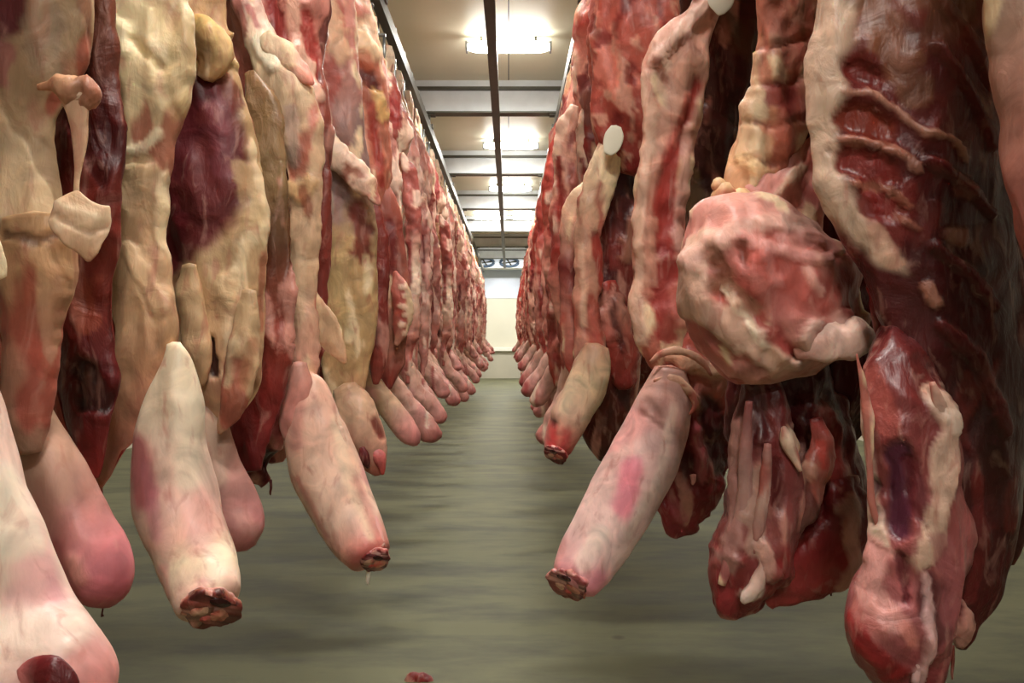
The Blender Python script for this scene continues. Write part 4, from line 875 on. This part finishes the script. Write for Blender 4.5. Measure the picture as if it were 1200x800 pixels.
# ------------------------------------------------------------------ the farther sides: a few kinds, each hung many times
def far_kind(sgn, x, kind):
    """a whole side in metres below the rail; sgn = +1 when the aisle lies to +x"""
    d = 4.0
    o = empty('beef_side', (x, d, RAIL_Z - 0.2))
    A = sgn
    rs = random.Random(kind * 13 + (1 if sgn > 0 else 2))
    z = RAIL_Z
    left = sgn > 0
    fatc = (['#e6c8b4', '#dcbca8', '#e6d0b4', '#d8b6a4'] if left else ['#d8a08a', '#cf8f7c', '#d8a890', '#d49884'])[kind % 4]
    redc = (['#bc746a', '#c48a7e', '#a85a50', '#c0786c'] if left else ['#a83a32', '#bc5044', '#a03630', '#b04438'])[kind % 4]
    def J(v): return v * (1 + rs.uniform(-.16, .16))
    jx = lambda: rs.uniform(-.03, .03)
    def rnd(n, z0, z1, x0, x1, r0, r1, cs, b=.01):
        out = []
        for _ in range(n):
            xx, zz = rs.uniform(x0, x1), rs.uniform(z0, z1)
            out.append(([(x + A * xx, 0, z - zz), (x + A * (xx + rs.uniform(-.05, .05)), 0, z - zz - rs.uniform(.08, .3))], rs.uniform(r0, r1), rs.choice(cs), .9, rs.uniform(-b, b)))
        return out
    K = dict(world=True, step=0.011)
    pt = [('#8e3a32' if left else '#8a2622', .34, 9, .35, -.006), ('#f2d4bc', .38, 11, .3, .005)]
    loft('hind_quarter', o, [(x, d + .03, z - .13, .032), (x, d + .035, z - .2, .045), (x, d + .03, z - .3, .05), (x, d, z - .42, J(.085)), (x - A * .01, d, z - .6, J(.16), .75), (x - A * .0, d, z - .8, J(.19), .7), (x + A * .01, d, z - 1.0, J(.18), .62), (x + A * .02, d, z - 1.2, J(.14), .55), (x + A * .02, d, z - 1.36, .05, .5)], d,
         [(0, BONE), (.2, FAT), (.42, redc), (.6, fatc), (.8, redc), (1, RED)], rnd(14, .45, 1.2, -.16, .18, .015, .04, [RED, RED, redc, fatc, CREAM, '#e08c80', MAR if not left else FAT]), noise=.018, freq=6, rag=.006, patch=pt, fold=.014, **K)
    dark = ['#6a221e', '#7a2a26', '#5e2a22', '#702420'][kind % 4]  # darker reds put the shade between strips into the body colour
    loft('body', o, [(x - A * .05, d + .05, z - 1.08, .08, .6), (x - A * .05 + jx(), d + .05, z - 1.2, J(.16), .5), (x - A * .04, d + .05, z - 1.4, J(.18), .45), (x - A * .03 + jx(), d + .05, z - 1.62, J(.2), .45), (x - A * .01, d + .05, z - 1.85, J(.19), .5), (x, d + .05, z - 2.05, J(.16), .55), (x + A * .02, d + .05, z - 2.22, .1, .55), (x + A * .02, d + .05, z - 2.36 + jx(), .03, .5)], d,
         [(0, RED), (.3, dark), (.7, dark), (1, MAR)], rnd(5, 1.2, 1.9, -.1, .16, .012, .03, [fatc, redc, '#b08a70']), noise=.018, freq=9, rag=.010, mat='wet', **K)
    # belly edge and flank: separate ragged strips over a body darkened to give shaded gaps
    nst = 3
    for q in range(nst):
        xo = .05 + .075 * q + jx() * .6; zo = rs.uniform(-.06, .06); yo = -.03 - .035 * q
        c1, c2, c3 = rs.choice([(CREAM, fatc, '#c88a78'), (fatc, '#b08a78', redc), ('#cdb096', '#a88a78', '#c49a84'), (redc, fatc, '#b87464'), (fatc, redc, fatc)])
        loft('flank_strip' if q < 2 else 'belly_edge', o, [(x + A * (xo - .05), d + yo, z - .98 + zo, .012), (x + A * (xo - .01), d + yo, z - 1.1 + zo, J(.04), .5), (x + A * xo + jx() * .5, d + yo, z - 1.3 + zo, J(.045), .5), (x + A * (xo + .01) + jx() * .5, d + yo, z - 1.55, J(.036), .55), (x + A * xo + jx() * .5, d + yo, z - 1.8, J(.042), .55), (x + A * (xo - .01), d + yo, z - 2.0 - zo, J(.03), .5), (x + A * (xo - .02), d + yo, z - 2.12 - zo * 2, .01, .5)], d,
             [(0, c1), (.3, c1), (.55, c2), (.8, c3), (1, redc)], rnd(2, 1.15, 1.7, xo - .02, xo + .02, .008, .016, [RED, redc, MAR], .008), noise=.016, freq=13, rag=.010, patch=pt, **K)
    loft('shoulder', o, [(x + A * .06, d, z - 1.75, .04, .7), (x + A * .1, d - .02, z - 1.88, J(.085), .7), (x + A * .12, d - .02, z - 2.02, J(.085), .7), (x + A * .12, d, z - 2.16, J(.07), .6), (x + A * .1, d, z - 2.3, .035, .6), (x + A * .1, d, z - 2.38 + jx(), .012, .6)], d, [(0, fatc), (.5, redc), (1, MAR)], rnd(4, 1.85, 2.2, .04, .18, .01, .02, [fatc, CREAM, DEEP]), noise=.024, freq=15, rag=.016, mat='wet', **K)
    reach = ([.41, .34, .38, .30] if left else [.29, .34, .26, .31])[kind % 4]
    drop = [2.42, 2.34, 2.46, 2.30][kind % 4]
    w = [.056, .048, .052, .044][kind % 4]
    leg = loft('fore_shank', o, [(x + A * .08, d - .05, z - 1.92, .03), (x + A * .13, d - .06, z - 2.02, w * 1.15, .85), (x + A * (reach * .62), d - .06, z - drop + .2, w * 1.05, .85), (x + A * (reach - .05), d - .06, z - drop + .1, w * .9, .85), (x + A * (reach - .005), d - .06, z - drop + .02, w * .85, .85), (x + A * reach, d - .06, z - drop, w * .3, .8)], d,
                [(0, '#c08a78'), (.35, '#d0a892'), (.7, '#cfa092'), (.88, '#c88a80'), (1, '#b0605c')], rnd(3, 2.0, 2.4, .1, reach, .008, .016, ['#b0605c', '#e4cab4', '#a04a48'], .004), noise=.010, freq=16, mat='skin', fold=.004, **K)
    # torn scrap beside the leg
    loft('neck_trim', o, [(x + A * .02, d - .03, z - 2.05, .03, .6), (x + A * .03 + jx(), d - .03, z - 2.18, J(.06), .6), (x + A * .05 + jx(), d - .03, z - 2.3, J(.05), .6), (x + A * .06 + jx(), d - .03, z - 2.4 + jx(), .02, .6)], d, [(0, redc), (.5, '#b8806c'), (1, MAR)], noise=.03, freq=16, rag=.016, mat='wet', **K)
    return o

ordn = ['', 'first', 'second', 'third', 'fourth', 'fifth', 'sixth', 'seventh', 'eighth', 'ninth', 'tenth', 'eleventh', 'twelfth']
def fill(sgn, x, depths, first_no, rowname, hl, grp):
    protos = [far_kind(sgn, x, k) for k in range(4)]
    used = [False] * 4
    r = random.Random(5 + sgn)
    no = first_no
    for i, dd in enumerate(depths):
        k = (i * 3 + (i // 4)) % 4
        if not used[k]: o = protos[k]; used[k] = True
        else: o = copy_tree(protos[k])
        o.location = (x + r.uniform(-.015, .015), dd, RAIL_Z - .2)
        o.rotation_euler = (0, 0, r.uniform(-.45, .45))
        o.scale = (1, 1, r.uniform(.93, 1.04))
        if no <= 12:
            lab = '%s side of beef counted from the camera in the %s row' % (ordn[no], rowname)
        else:
            lab = 'small distant side of beef far down the %s row, beyond the first twelve' % rowname
        tag(o, lab, 'meat', grp)
        hanger(x, dd, hl, HG)
        no += 1

ld, v = [], 3.78
while v < 20.5: ld.append(v); v += 0.46 + 0.004 * v
fill(1, LX, ld, 8, 'left', HL, GL)
rd, v = [], 3.55
while v < 20.0: ld; rd.append(v); v += 0.46 + 0.004 * v
fill(-1, RX, rd, 6, 'right', HR, GR)

# scrap of meat on the floor
sc = loft('meat_scrap', None, [(474, 806, 3, .6), (482, 800, 10, .6), (492, 800, 12, .6), (502, 802, 10, .6), (510, 806, 3, .6)], 3.41, [(0, '#7a2a20'), (.5, RED), (.7, MAR), (1, '#dca098')], noise=.01, freq=20, mat='wet', step=.006)
tag(sc, 'small red and pink meat scrap on the floor at the bottom edge', 'meat scrap')
